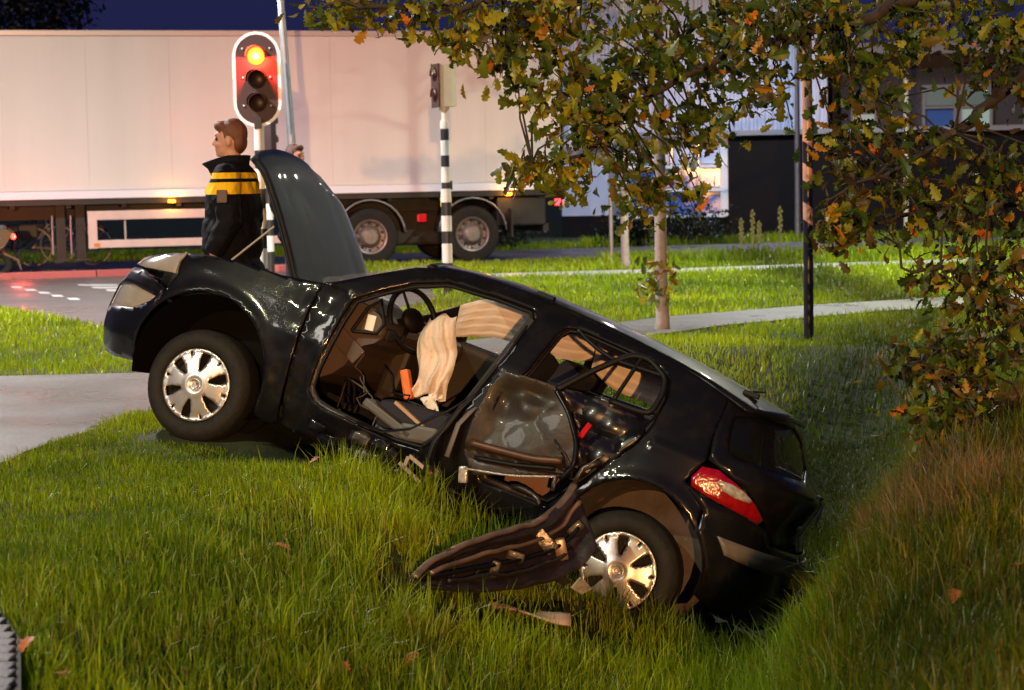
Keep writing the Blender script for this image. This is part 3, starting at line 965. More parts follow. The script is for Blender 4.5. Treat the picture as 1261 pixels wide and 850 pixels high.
WZ = ([.2, .3, .4, .5, .65, .8, .95, 1.08, 1.2, 1.3, 1.4, 1.46, 1.5], [.74, .80, .845, .868, .884, .886, .868, .835, .785, .735, .68, .63, .585])
XR = ([.2, .3, .4, .5, .65, .8, .95, 1.03, 1.08, 1.15, 1.3, 1.42], [3.21, 3.31, 3.37, 3.39, 3.37, 3.32, 3.36, 3.37, 3.29, 3.23, 3.14, 3.06])
XF = ([.2, .3, .4, .5, .65, .75, .85, .95, 1.05], [-.78, -.85, -.88, -.88, -.86, -.82, -.76, -.64, -.45])
S0, S1, NF, NR = .05, 2.45, 3.3, 3.0
_ph = np.linspace(0, np.pi / 2, 400)
def _arc(a, b, N):
    x = a * np.sin(_ph) ** (2 / N)
    y = b * np.cos(_ph) ** (2 / N)
    return np.concatenate([[0], np.cumsum(np.hypot(np.diff(x), np.diff(y)))])
LF, LR = _arc(.9, .87, NF), _arc(.95, .87, NR)
SEND = S1 + LR[-1]
SFRONT = S0 - LF[-1]
def shell(s, z, off=0.0):
    s = np.asarray(s, float)
    z = np.asarray(z, float)
    w = np.interp(z, *WZ) + off
    xr = np.interp(z, *XR) + off
    xf = np.interp(z, *XF) - off
    pf = np.interp(np.clip(S0 - s, 0, None), LF, _ph)
    pr = np.interp(np.clip(s - S1, 0, None), LR, _ph)
    x = np.where(s < S0, S0 - (S0 - xf) * np.sin(pf) ** (2 / NF), np.where(s > S1, S1 + (xr - S1) * np.sin(pr) ** (2 / NR), s))
    y = -w * np.where(s < S0, np.cos(pf) ** (2 / NF), np.where(s > S1, np.cos(pr) ** (2 / NR), 1))
    # flared lips round the wheel openings
    for cx, cz, ra in ((.0, .43, .415), (2.655, .405, .40)):
        d = np.hypot(x - cx, z - cz) - ra
        y = y - .020 * np.exp(-(d / .05) ** 2) * sstep((s + .62) / .15)
    return np.stack([x, y, z], -1)
def sh(off):
    return lambda s, z: shell(s, z, off)

def wrinkle(P, amp, sc=9.0, seed=1, axis=1, mask=None):
    n = vnoise(P, sc, seed) + .5 * vnoise(P, sc * 2.3, seed + 5)
    a = amp * n
    if mask is not None:
        a = a * mask(P)
    Q = P.copy()
    Q[:, axis] += a
    Q[:, 2] += .4 * a
    return Q

def crease(P, n, amp, seed, mask=None, out=-1.0):
    """sharp folded dents: the upper envelope of randomly tilted planes"""
    g = np.random.default_rng(seed)
    lo_, hi_ = P.min(0), P.max(0)
    c = g.uniform(lo_, hi_, (n, 3))
    t = g.normal(0, 1, (n, 2))
    h = g.uniform(-.3, .3, n)
    L = np.maximum((hi_ - lo_).max(), .2)
    v = h[None] + ((P[:, None, 0] - c[None, :, 0]) * t[None, :, 0] + (P[:, None, 2] - c[None, :, 2]) * t[None, :, 1]) / L * 4
    d2 = ((P[:, None, [0, 2]] - c[None][:, :, [0, 2]]) ** 2).sum(-1) / L ** 2
    e = (v - 14 * d2).max(1)
    e = np.clip((e - np.median(e)) / (np.std(e) + 1e-9), -1.8, 1.8) * amp
    if mask is not None:
        e = e * mask(P)
    Q = P.copy()
    Q[:, 1] += out * e
    return Q
def sharpen(o, a=22):
    o.data.set_sharp_from_angle(angle=R(a))
    return o
m_scrape = mat('scraped_black_paint', (.006, .006, .008), .35, 0, noise=(13, (.006, .006, .008), .3), coat=.5)
_nt = m_scrape.node_tree
_rp = [n_ for n_ in _nt.nodes if n_.bl_idname == 'ShaderNodeValToRGB'][0]
_rp.color_ramp.elements[0].position = .56; _rp.color_ramp.elements[1].position = .70
_rp.color_ramp.elements[1].color = (.085, .065, .05, 1)
_mp = _nt.nodes.new('ShaderNodeMapping'); _mp.inputs['Scale'].default_value = (.5, 1, 2.2); _mp.inputs['Rotation'].default_value = (0, R(-15), 0)
_no = [n_ for n_ in _nt.nodes if n_.bl_idname == 'ShaderNodeTexNoise'][0]
_nt.links.new([n_ for n_ in _nt.nodes if n_.bl_idname == 'ShaderNodeTexCoord'][0].outputs['Object'], _mp.inputs['Vector'])
_nt.links.new(_mp.outputs[0], _no.inputs['Vector'])

car = empty('crashed_car')
tag(car, 'wrecked black hatchback with open bonnet, nose up, tail in the ditch', 'car')
car.matrix_world = Matrix([[*CAR_M[i], CAR_T[i]] for i in range(3)] + [[0, 0, 0, 1]])

ARCHF = [(.0 + .415 * math.cos(R(a)), .43 + .415 * math.sin(R(a))) for a in np.linspace(-18, 150, 29)]
ARCHB = [(.0 + .415 * math.cos(R(a)), .43 + .415 * math.sin(R(a))) for a in np.linspace(198, 152, 9)]
fender = [(-.36, .76), (-.36, .85), (-.50, .985), (-.36, 1.015), (-.1, 1.045), (.26, 1.07), (.50, 1.115), (.50, .9), (.53, .5), (.55, .30), (.46, .28)] + ARCHF
def fdent(P):
    k = np.exp(-((P[:, 0] - .5) / .14) ** 2)
    return wrinkle(P, .012, 7, 2, mask=lambda Q: k)
panel('front_fender', fender, shell, m_paint, car, sp=.018, thick=.01, dent=fdent)
panel('front_fender', fender, shell, m_paint, car, sp=.04, thick=.01, mirror=True)
lowlens = [(-.86, .66), (-.88, .50), (-.52, .575), (-.42, .65), (-.40, .69), (-.62, .70)]
bumper = [(-.37, .75), (-.63, .80), (-.92, .77), (SFRONT, .74), (SFRONT, .25), (-.62, .27)] + ARCHB
bp_ = panel('front_bumper', bumper, shell, m_paint, car, holes=[lowlens], sp=.035, thick=.012, dent=lambda P: wrinkle(P, .008, 5, 3))
panel('fog_lamp_lens', lowlens, sh(-.006), m_lampg, car, sp=.03, thick=.006)
panel('front_bumper', bumper, shell, m_paint, car, sp=.05, thick=.012, mirror=True)
headl = [(-.365, .855), (-.50, .98), (-.72, .90), (-.95, .80), (-.64, .812)]
hl = panel('headlight', headl, sh(.004), m_lampg, car, sp=.03, thick=.006)
panel('headlight', headl, sh(.004), m_lampg, car, sp=.04, thick=.006, mirror=True)
MB().tube([tuple(p) for p in shell(np.array([-.37, -.43, -.5]), np.array([.85, .915, .982]), .012)], .008, 6).build('lens_edge', m_clear, hl)
panel('grille', [(-.95, .80), (SFRONT, .80), (SFRONT, .745), (-.95, .775)], sh(-.02), m_plast, car, sp=.05)

RAIL = [(.50, 1.115), (.58, 1.16), (.75, 1.275), (.92, 1.385), (1.05, 1.435), (1.2, 1.46), (1.35, 1.475), (1.55, 1.483), (1.85, 1.478), (2.18, 1.462), (2.43, 1.44), (2.7, 1.408), (2.97, 1.365)]
ARCHR = [(2.655 + .40 * math.cos(R(a)), .405 + .40 * math.sin(R(a))) for a in np.linspace(42, 164, 25)]
side_out = RAIL + [(2.92, 1.22), (2.88, 1.07), (2.86, 1.03), (2.81, .885), (2.95, .855), (2.97, .78)] + ARCHR + [(2.26, .38), (1.9, .34), (1.49, .35), (1.27, .33), (.91, .305), (.56, .30), (.54, .5), (.51, .9)]
hole_f = [(.83, 1.21), (.70, 1.10), (.685, .98), (.675, .85), (.66, .66), (.665, .55), (.72, .50), (.80, .485), (1.0, .475), (1.24, .465), (1.40, .485), (1.50, .63), (1.60, .97), (1.645, 1.15), (1.67, 1.385), (1.645, 1.415), (1.42, 1.41), (1.13, 1.382), (.95, 1.30)]
hole_r = [(1.77, .47), (1.70, .60), (1.70, .93), (1.775, 1.10), (1.82, 1.35), (1.85, 1.395), (1.91, 1.41), (2.2, 1.40), (2.40, 1.375), (2.485, 1.33), (2.535, 1.24), (2.53, 1.1), (2.48, .98), (2.40, .86), (2.28, .66), (2.15, .48)]
def side_mask(P):
    x, z = P[:, 0], P[:, 2]
    a = np.exp(-((x - .6) / .10) ** 2) * (z < 1.12) * 1.5
    b_ = np.exp(-((z - .40) / .10) ** 2) * (x > .55) * (x < 2.3)
    c_ = np.exp(-((x - 2.40) / .12) ** 2 - ((z - .75) / .2) ** 2)
    d_ = .35 * np.exp(-((x - 1.75) / .12) ** 2)
    return np.clip(a + b_ + c_ + d_, 0, 1.6)
def side_dent(P):
    P = crease(P, 150, .010, 4, mask=side_mask)
    P = wrinkle(P, .004, 17, 4, mask=side_mask)
    x, z = P[:, 0], P[:, 2]
    P[:, 1] += .05 * np.exp(-((x - 1.3) / .35) ** 2 - ((z - .38) / .10) ** 2)      # sill pushed in
    P[:, 2] += .02 * np.exp(-((x - 1.5) / .3) ** 2 - ((z - .36) / .08) ** 2)
    P[:, 1] -= .012 * np.exp(-((z - 1.00 - .03 * np.clip(x - 2.5, 0, 1)) / .03) ** 2) * (x > 2.55)   # shoulder crease
    return P
sharpen(panel('body_side', side_out, shell, m_paint, car, holes=[hole_f, hole_r], sp=.022, thick=.014, dent=side_dent), 24)
# inner pressed frame just inside the openings
def inset_ring(h, k):
    c = np.mean(np.array(h), 0)
    return [tuple(c + (np.array(p) - c) * k) for p in h]
for h in (hole_f, hole_r):
    big = inset_ring(h, 1.05)
    sm = inset_ring(h, .955)
    panel('door_aperture', big, sh(-.045), m_inner, car, holes=[sm], sp=.02, thick=.02, dent=lambda P: wrinkle(crease(P, 60, .010, 8), .006, 18, 8))
    ring = shell(np.array([p[0] for p in resample(sm, .03)]), np.array([p[1] for p in resample(sm, .03)]), -.04)
    pts = [tuple(p) for p in ring] + [tuple(ring[0])]
    MB().tube(pts, .011, 6, False).build('door_seal', m_plast, car, smooth=True)
# right side of the body, doors closed
hole_f2 = [(.84, 1.20), (.95, 1.29), (1.13, 1.37), (1.44, 1.40), (1.65, 1.40), (1.60, 1.09), (.84, 1.07)]
hole_r2 = [(1.78, 1.10), (1.85, 1.39), (2.2, 1.385), (2.40, 1.36), (2.47, 1.30), (2.47, 1.14)]
panel('right_body_side', side_out, shell, m_paint, car, holes=[hole_f2, hole_r2], sp=.04, thick=.03, mirror=True)
panel('right_door_trim', [(.62, .42), (.62, 1.06), (2.5, 1.10), (2.3, .42)], sh(-.09), m_trimd, car, sp=.08, thick=.03, mirror=True)

# roof skin and windscreen
RX, RZS = [p[0] for p in RAIL], [p[1] for p in RAIL]
def roof_row(x, n=17, crown=None, fwd=0.0):
    zs = float(np.interp(x, RX + [3.2], RZS + [1.325]))
    w = float(np.interp(zs, *WZ))
    cr = crown if crown is not None else .05
    row = []
    for k in range(n):
        t = -1 + 2 * k / (n - 1)
        row.append((x - fwd * (1 - t * t) - (.16 * max(0, (x - 2.6) / .48) * abs(t) ** 4), w * t, zs + cr * (1 - abs(t) ** 2.4)))
    return row
mb = MB()
mb.grid([roof_row(x, fwd=.06 * max(0, 1 - (x - 1.0) / .3)) for x in np.linspace(1.0, 3.08, 44)])
o = mb.build('roof', m_paint, car, smooth=True)
o.modifiers.new('thickness', 'SOLIDIFY').thickness = .02
mb = MB()
mb.grid([roof_row(x, crown=.04 + .015 * (x - .5) / .5, fwd=.22 - .16 * (x - .5) / .5) for x in np.linspace(.5, 1.0, 14)])
mb.build('windscreen', mat('cracked_windscreen', (.55, .5, .45), .12, alpha=.30, bump=(45, .9), noise=(60, (.75, .6, .58), .12)), car, smooth=True)
MB().tube(roof_row(1.0, fwd=.06), .03, 8, flat=.5).build('screen_header', m_plast, car, smooth=True)
# roof rack lugs, aerial and spoiler lip
for x in (1.62,):
    p = roof_row(x)[1]
    MB().box((p[0], p[1] + .03, p[2] + .012), (.10, .05, .025), bev=.006).build('roof_lug', m_plast, car)
p = roof_row(2.86)
MB().box((p[7][0], p[3][1], p[3][2] + .012), (.09, .04, .03), bev=.008).tube([(2.84, p[3][1], p[3][2] + .02), (2.93, p[3][1], p[3][2] + .05)], .006, 6).build('aerial', m_plast, car)
lip = roof_row(3.075)
MB().tube([(q_[0], q_[1] * .93, q_[2] - .012) for q_ in lip], .014, 8).build('spoiler_lip', m_paint, car, smooth=True)

# tail end
tg = [(2.895, 1.07), (2.925, 1.22), (2.97, 1.37), (3.3, 1.385), (SEND, 1.385), (SEND, .72), (3.44, .74), (3.385, .815), (3.15, .955), (2.87, 1.035)]
gl = smoothpoly([(3.04, 1.345), (3.00, 1.12), (3.05, 1.09), (SEND - .002, 1.10), (SEND - .002, 1.345)], 1)
gl = [p for p in gl]
for mir in (False, True):
    panel('tailgate', tg, sh(-.004), m_paint, car, holes=[gl], sp=.035, thick=.012, mirror=mir)
    panel('rear_window', gl, sh(-.012), m_tint, car, sp=.05, thick=.004, mirror=mir)
    tl = panel('tail_light', smoothpoly([(2.865, 1.025), (2.815, .885), (2.95, .858), (3.1, .842), (3.37, .812), (3.15, .945)], 1), sh(.012), m_red, car, sp=.025, thick=.02, mirror=mir)
    panel('reversing_lens', smoothpoly([(2.93, .955), (3.07, .965), (3.22, .905), (3.04, .90)], 1), sh(.016), m_clear, tl, sp=.02, thick=.006, mirror=mir)
    rb = panel('rear_bumper', [(2.82, .875), (2.96, .85), (3.1, .833), (3.385, .803), (3.44, .728), (SEND, .71), (SEND, .30), (3.25, .30), (3.08, .36)] + [(2.66 + .40 * math.cos(R(a)), .405 + .40 * math.sin(R(a))) for a in np.linspace(-4, 40, 9)] + [(2.975, .78)], sh(.008), m_paint, car, sp=.035, thick=.014, mirror=mir)
    panel('bumper_strip', smoothpoly([(3.07, .69), (3.13, .61), (3.3, .595), (SEND, .59), (SEND, .675), (3.39, .69)], 0), sh(.018), mat('grey_bumper_strip', (.16, .14, .11), .45, noise=(7, (.11, .1, .085), .3)), rb, sp=.03, thick=.008, mirror=mir)
m_plate = mat('yellow_plate', (.62, .40, .03), .45)
MB().box((3.45, -.02, .60), (.012, .50, .11), Matrix.Rotation(R(-26), 3, 'Z') @ Matrix.Rotation(R(6), 3, 'X'), bev=.004).build('number_plate', m_plate, car)
# badge: hollow diamond and a small letter strip on the tailgate
def diamond(cx, cz, w, h, k):
    return [(cx, cz + h * k), (cx + w * k, cz), (cx, cz - h * k), (cx - w * k, cz)]
def badge(name, par, M, w, h, m, dep=.01):
    o_, i_ = diamond(0, 0, w, h, 1), diamond(0, 0, w, h, .55)
    vs = [M @ Vector((a_, y, b_)) for y in (0, -dep) for lp in (o_, i_) for a_, b_ in lp]
    fs = []
    for i in range(4):
        j = (i + 1) % 4
        fs += [(8 + i, 8 + j, 12 + j, 12 + i), (i, 4 + i, 4 + j, j), (i, j, 8 + j, 8 + i), (4 + i, 12 + i, 12 + j, 4 + j)]
    return MB().add(vs, fs).build(name, m, par)
badge('badge', car, Matrix.Translation((3.375, 0, .95)) @ Matrix.Rotation(R(90), 4, 'Z'), .035, .05, m_clear)
MB().box((3.345, -.28, .865), (.006, .16, .02)).build('model_lettering', m_clear, car)
MB().box((3.37, -.2, 1.05), (.03, .1, .02), bev=.005).build('wiper_base', m_plast, car)

# bonnet, raised; seen from its wet outer side
HGX, HGZ, HL, HA = .30, 1.0, .97, R(48.5)
rows = []
for i in range(17):
    u = i / 16
    row = []
    for k in range(21):
        t = -1 + 2 * k / 20
        wy = (.66 - .05 * u) * t
        ln = HL * u * (1 - .13 * u * abs(t) ** 2.5)
        cr = .04 * (1 - t * t) * (1 - .3 * u) + .02 * math.sin(math.pi * u) - .035 * max(0, u - .85) / .15 * u
        cr -= .012 * math.exp(-((abs(t) - .55) / .07) ** 2)
        rows_x = HGX - ln * math.cos(HA) + cr * math.sin(HA)
        rows_z = HGZ + ln * math.sin(HA) + cr * math.cos(HA)
        row.append((rows_x, wy, rows_z))
    rows.append(row)
mb = MB()
mb.grid(rows)
m_bonnet = mat('rain_beaded_bonnet', (.006, .007, .007), .34, 0, coat=.3, noise=(300, (.016, .018, .017), .12), bump=(260, .6), spec=.3)
hood = mb.build('bonnet', m_bonnet, car, smooth=True)
md = hood.modifiers.new('thickness', 'SOLIDIFY'); md.thickness = .016; md.offset = 1
MB().tube([rows[i][0] for i in range(17)], .010, 6).build('bonnet_edge', m_plast, hood, smooth=True)
MB().tube([(-.20, -.60, .98), (.0, -.60, 1.30)], .006, 6).build('bonnet_stay', mat('pale_rod', (.6, .55, .4), .3, .6), car)
[MB().box((.32, y_, 1.0), (.12, .05, .06)).build('bonnet_hinge', m_plast, car) for y_ in (-.45, .45)]

# engine bay, floor, bulkhead, arch liners
MB().box((-.15, 0, .62), (1.0, .86, .5), bev=.08).box((-.1, -.2, .9), (.5, .5, .16), bev=.04).build('engine_block', m_plast, car)
MB().box((.46, 0, .78), (.05, 1.5, .62)).build('bulkhead', m_plast, car)
mb = MB()
mb.box((1.35, 0, .37), (1.8, 1.48, .06)).box((3.12, 0, .6), (.06, .8, .5)).box((2.7, 0, .45), (.95, .84, .06)).box((1.3, 0, .45), (1.8, .22, .14))
mb.build('floor_pan', m_plast, car)
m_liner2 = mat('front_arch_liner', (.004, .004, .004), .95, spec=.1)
for cx, r_ in ((.0, .41), (2.655, .395)):
    for s_ in (-1, 1):
        rows = []
        for k in range(19):
            a = R(-25 + 230 * k / 18)
            rows.append([(cx + r_ * math.cos(a), s_ * .84, .42 + r_ * math.sin(a)), (cx + (r_ - .03) * math.cos(a), s_ * .62, .42 + (r_ - .03) * math.sin(a)), (cx + (r_ - .05) * math.cos(a), s_ * .45, .42 + (r_ - .05) * math.sin(a))])
        l = MB()
        l.grid(rows)
        l.prism([(cx + .38 * math.cos(2 * math.pi * k / 20), .42 + .38 * math.sin(2 * math.pi * k / 20)) for k in range(20)], lambda q_: (q_[0], s_ * .45, q_[1]), lambda q_: (q_[0], s_ * .43, q_[1]))
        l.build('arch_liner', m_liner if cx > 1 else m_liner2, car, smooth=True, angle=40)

# wheels
def slot(a, r0, r1, w0, w1, n=5):
    pts = []
    for k in range(n + 1):
        t = k / n
        r_ = r0 + (r1 - r0) * t
        w = w0 + (w1 - w0) * math.sin(min(1, t * 1.15) * math.pi * .62) if False else w0 + (w1 - w0) * min(1, 1.6 * t)
        pts.append((r_, w))
    out = [(r_ * math.cos(a) - w * math.sin(a), r_ * math.sin(a) + w * math.cos(a)) for r_, w in pts]
    out += [(r_ * math.cos(a) + w * math.sin(a), r_ * math.sin(a) - w * math.cos(a)) for r_, w in reversed(pts)]
    return out
def wheel(x, y, z, s_, rot, steer=0.0):
    M = Matrix.Translation((x, y, z)) @ Matrix.Rotation(R(steer), 4, 'Z') @ Matrix.Rotation(0 if s_ < 0 else math.pi, 4, 'Z')
    t = MB()
    t.lathe([(.205, .02), (.212, .0), (.235, -.012), (.265, -.014), (.292, .0), (.305, .02), (.312, .028), (.316, .045), (.3165, .10), (.316, .16), (.305, .185), (.27, .20), (.205, .195)], 56, M)
    w = t.build('wheel', m_rubber, car, smooth=True, angle=50)
    # tread grooves
    gr = MB()
    for h in (.055, .085, .12, .15):
        gr.lathe([(.3172, h - .003), (.3176, h), (.3172, h + .003)], 56, M)
    gr.build('tread_groove', mat('groove', (.004, .004, .004), .9), w)
    # hubcap with six slots and six notches
    circ = [(.204 * math.cos(2 * math.pi * k / 64), .204 * math.sin(2 * math.pi * k / 64)) for k in range(64)]
    holes = []
    for k in range(6):
        a = rot + math.pi / 3 * k
        holes.append(slot(a, .085, .185, .008, .027))
        a += math.pi / 6
        holes.append([(.192 * math.cos(a + .04), .192 * math.sin(a + .04)), (.16 * math.cos(a), .16 * math.sin(a)), (.192 * math.cos(a - .04), .192 * math.sin(a - .04))])
    def dome(u, v):
        r_ = np.hypot(u, v)
        h = -.022 + .030 * (r_ / .204) ** 2 - .012 * np.exp(-((r_ - .045) / .02) ** 2) + .014 * np.exp(-(r_ / .055) ** 4) - .010 * np.exp(-((r_ - .203) / .012) ** 2)
        P = np.stack([u, h, v], -1)
        A = np.array(M)
        return P @ A[:3, :3].T + A[:3, 3]
    hc = panel('hubcap', circ, dome, m_hub, w, holes=holes, sp=.014, thick=.004)
    MB().lathe([(.2, .05), (.0, .055)], 32, M).build('brake_shadow_plate', m_plast, w)
    badge('hub_badge', w, M @ Matrix.Translation((0, -.024, 0)), .017, .021, m_hub, .005)
    MB().lathe([(.030, -.019), (.032, -.026), (.036, -.019)], 28, M).build('hub_ring', m_hub, w, smooth=True)
wheel(0, -.76 - .02, .316, -1, R(92), 0)
wheel(2.625, -.76 - .02, .316, -1, R(103))
wheel(0, .78, .33, 1, R(20))
wheel(2.625, .78, .33, 1, R(50))

# ------------------------------------------------------------------ cabin
dash = MB()
prof = smoothpoly([(.46, 1.05), (.60, 1.10), (.80, 1.085), (.90, 1.02), (.89, .93), (.78, .86), (.74, .70), (.58, .58), (.46, .60)], 1)
ys = [-.70, -.66, -.2, .2, .66, .70]
dash.prism(prof, lambda q_: (q_[0], -.70, q_[1]), lambda q_: (q_[0], .70, q_[1]))
ds = dash.build('dashboard', m_trim, car)
MB().prism(smoothpoly([(.80, 1.06), (.72, 1.15), (.58, 1.14), (.55, 1.06)], 1), lambda q_: (q_[0], -.56, q_[1]), lambda q_: (q_[0], -.16, q_[1])).build('instrument_hood', m_trimd, ds)
[MB().box((.895, y_, .98), (.03, .12, .07), bev=.01).build('air_vent', m_plast, ds) for y_ in (-.6, -.05)]
MB().box((.82, 0, .80), (.12, .26, .34), bev=.03).box((.95, 0, .55), (.4, .22, .2), bev=.03).build('centre_console', m_trimd, car)
MB().box((.70, -.712, .86), (.26, .02, .10), Matrix.Rotation(R(24), 3, 'Y'), bev=.008).build('dash_end_cap', m_trim, ds)
MB().tube([(.70, -.36, .98), (.88, -.36, 1.06)], .045, 10).build('steering_column', m_plast, car)
SW = Matrix.Translation((.90, -.36, 1.10)) @ Matrix.Rotation(R(-28), 4, 'Z') @ Matrix.Rotation(R(62), 4, 'Y')
ring = []
for k in range(33):
    a = 2 * math.pi * k / 32
    ring.append(SW @ Vector((.185 * math.cos(a), .185 * math.sin(a), 0)))
sw = MB().tube(ring, .0165, 10, False).build('steering_wheel', m_plast, car, smooth=True)
hubv = MB()
hubv.ellipsoid((0, 0, 0), (.075, .085, .04))
hubv.v = [tuple(SW @ Vector(v)) for v in hubv.v]
hubv.build('wheel_hub', m_plast, sw, smooth=True)
for a in (90, 210, 330):
    MB().tube([SW @ Vector((.05 * math.cos(R(a)), .05 * math.sin(R(a)), 0)), SW @ Vector((.18 * math.cos(R(a)), .18 * math.sin(R(a)), 0))], .014, 7, flat=.6).build('wheel_spoke', m_plast, sw, smooth=True)

def cloth(name, corners, y0, folds, th, m, par, nu=34, nv=40, lean=0.0, seed=3, namp=.012):
    """a limp deflated bag: two folded layers that meet at the hem. corners: top-left, top-right, bottom-right, bottom-left in (x, z)"""
    tl, trr, br, bl = [np.array(c, float) for c in corners]
    f_, b_ = [], []
    for j in range(nv + 1):
        v = j / nv
        rf, rb_ = [], []
        for i in range(nu + 1):
            u = i / nu
            wv = np.array([[u * 2.2, v * 2.6, seed * 1.7]])
            uf = u + .16 * float(vnoise(wv, 1.0, seed)[0]) + .05 * float(vnoise(wv, 3.1, seed + 2)[0])
            p = (tl * (1 - u) + trr * u) * (1 - v) + (bl * (1 - u) + br * u) * v
            p = p + np.array([.025 * math.sin(v * 6 + u * 2 + seed), .018 * math.sin(u * 9 + seed)])
            amp = .25 + .75 * v
            fold = folds * amp * (math.sin(uf * 14 + 2.6 * v * v + seed) + .5 * math.sin(uf * 31 - 4 * v + seed * 2)) + namp * .5 * math.sin(u * 4 + v * 7 + math.sin(u * 6))
            edge = math.sqrt(max(0, min(u, 1 - u) * 6)) if min(u, 1 - u) < 1 / 6 else 1
            edge *= math.sqrt(max(0, min(v, 1 - v) * 8)) if min(v, 1 - v) < 1 / 8 else 1
            rf.append((p[0], y0 + lean * v + (fold - th) * edge, p[1]))
            rb_.append((p[0], y0 + lean * v + (.5 * fold + th) * edge + .002, p[1]))
        f_.append(rf)
        b_.append(rb_)
    mb = MB()
    mb.grid(f_, True)
    mb.grid(b_)
    V_ = np.array(mb.v)
    V_ = crease(V_, 26, th * .55, seed + 40)
    V_ = V_ + .010 * np.stack([vnoise(V_, 9, seed), vnoise(V_, 16, seed + 1), vnoise(V_, 9, seed + 2)], 1)
    mb.v = [tuple(map(float, v_)) for v_ in V_]
    return mb.build(name, m, par, smooth=True)
cloth('driver_airbag', [(1.01, 1.15), (1.18, 1.22), (1.30, .76), (1.06, .72)], -.46, .020, .026, m_cloth, car, lean=.03)
cloth('airbag_flap', [(1.17, .74), (1.27, .77), (1.26, .68), (1.18, .68)], -.45, .006, .008, mat('pale_cloth_hem', (.8, .78, .74), .7), car, 8, 8, seed=1)
MB().box((1.04, -.44, .76), (.05, .06, .17), Matrix.Rotation(R(-32), 3, 'Y'), bev=.012).build('orange_pouch', mat('orange_plastic', (.75, .18, .02), .5), car)
# curtain airbags along the right windows: quilted, sagging from the rail
def curtain(name, xa, xb, drop, seed):
    rows_f, rows_b = [], []
    nu, nv = 70, 30
    for i in range(nu + 1):
        x = xa + (xb - xa) * i / nu
        zt = float(np.interp(x, RX, RZS)) - .035
        dr = drop * (1 - .25 * abs(2 * i / nu - 1) ** 3) * (1 + .05 * math.sin(x * 9 + seed))
        rf, rb_ = [], []
        for j in range(nv + 1):
            v = j / nv
            z = zt - dr * v
            w = float(np.interp(z, *WZ)) - .15
            quilt = .030 * math.sqrt(max(0, math.sin(math.pi * v))) * (.75 + .25 * abs(math.sin((x - xa) * 13 + seed)))
            cr = .0028 * math.sin(v * 30 + 2.2 * math.sin(x * 4 + seed)) + .002 * math.sin(v * 61 + 3 * math.sin(x * 7)) + .003 * math.sin(x * 40 + v * 9)
            e_ = min(1, min(i, nu - i) / 4)
            rf.append((x, w - (quilt + cr) * e_ - .012, z))
            rb_.append((x, w + quilt * e_ * .6, z))
        rows_f.append(rf)
        rows_b.append(rb_)
    mb = MB()
    mb.grid(rows_f)
    mb.grid(rows_b, True)
    return mb.build(name, m_curt, car, smooth=True)
curtain('curtain_airbag', .80, 1.70, .25, 1)
curtain('curtain_airbag', 1.71, 2.50, .29, 4)

def seat(y, rec, label=None):
    c = MB().box((1.23, y, .60), (.50, .48, .17), Matrix.Rotation(R(-8), 3, 'Y'), bev=.06)
    st = c.build('seat', m_seat, car, smooth=True, angle=50)
    a = R(rec)
    d = Vector((math.sin(a), 0, math.cos(a)))
    b_ = MB().box(tuple(Vector((1.50, y, .64)) + d * .30), (.16, .46, .62), Matrix.Rotation(a, 3, 'Y'), bev=.06)
    b_.build('seat_back', m_seat, st, smooth=True, angle=50)
    MB().box((1.22, y, .46), (.44, .40, .10), bev=.02).build('seat_base', m_grey, st)
    return d
seat(-.38, 18)
seat(.38, 22)
MB().box((2.05, 0, .58), (.5, 1.25, .2), bev=.06).box((2.34, 0, .80), (.16, 1.25, .44), Matrix.Rotation(R(20), 3, 'Y'), bev=.05).build('rear_bench', mat('beige_brown_fabric', (.20, .11, .075), .8), car, smooth=True, angle=50)
# bits of grey trim torn loose on the floor, belt and pillar trim
MB().box((1.10, -.62, .56), (.34, .18, .05), Matrix.Rotation(R(14), 3, 'Y'), bev=.012).box((1.30, -.60, .55), (.22, .22, .10), Matrix.Rotation(R(-12), 3, 'Y'), bev=.02).build('loose_grey_trim', m_grey, car)
MB().box((1.22, -.66, .62), (.26, .05, .02), Matrix.Rotation(R(18), 3, 'Y'), bev=.005).build('beige_strip', mat('beige_trim', (.42, .28, .18), .6), car)
MB().tube([(1.655, -.68, 1.36), (1.60, -.74, 1.12), (1.53, -.80, .82), (1.45, -.84, .56)], .028, 6, flat=.14).build('seat_belt', m_belt, car)
MB().tube([(1.58, -.80, .92), (1.46, -.86, .74), (1.30, -.87, .57), (1.16, -.86, .50), (1.0, -.85, .49)], .020, 6, flat=.25).build('torn_seal', m_plast, car, smooth=True)
MB().tube([(1.60, -.83, .96), (1.52, -.90, .76), (1.47, -.93, .56), (1.48, -.92, .40)], .024, 6, flat=.18).build('hanging_belt', m_belt, car, smooth=True)
MB().tube([(1.62, -.84, .90), (1.56, -.92, .70), (1.57, -.93, .52)], .022, 6, flat=.3).build('hanging_belt', mat('grey_web', (.16, .13, .12), .7), car, smooth=True)
MB().box((1.69, -.735, 1.2), (.06, .03, .42), Matrix.Rotation(R(9), 3, 'Y') @ Matrix.Rotation(R(-24), 3, 'X'), bev=.012).build('pillar_trim', m_plast, car)
# quarter window frame in the front of the door opening with a pale plate coloured as its bright reflection
qw = [(.73, .93), (.87, .97), (.885, 1.03), (.80, 1.15), (.755, 1.08)]
ring = shell(np.array([p[0] for p in qw]), np.array([p[1] for p in qw]), -.13)
q_ = MB().tube([tuple(p) for p in ring] + [tuple(ring[0])], .012, 6, False).build('quarter_frame', m_plast, car, smooth=True)
MB().box((.80, -.70, 1.01), (.05, .006, .085), Matrix.Rotation(R(-8), 3, 'Y')).build('pale_reflection_plate', mat('pale_reflection_plate', (.8, .78, .7), .4), car)

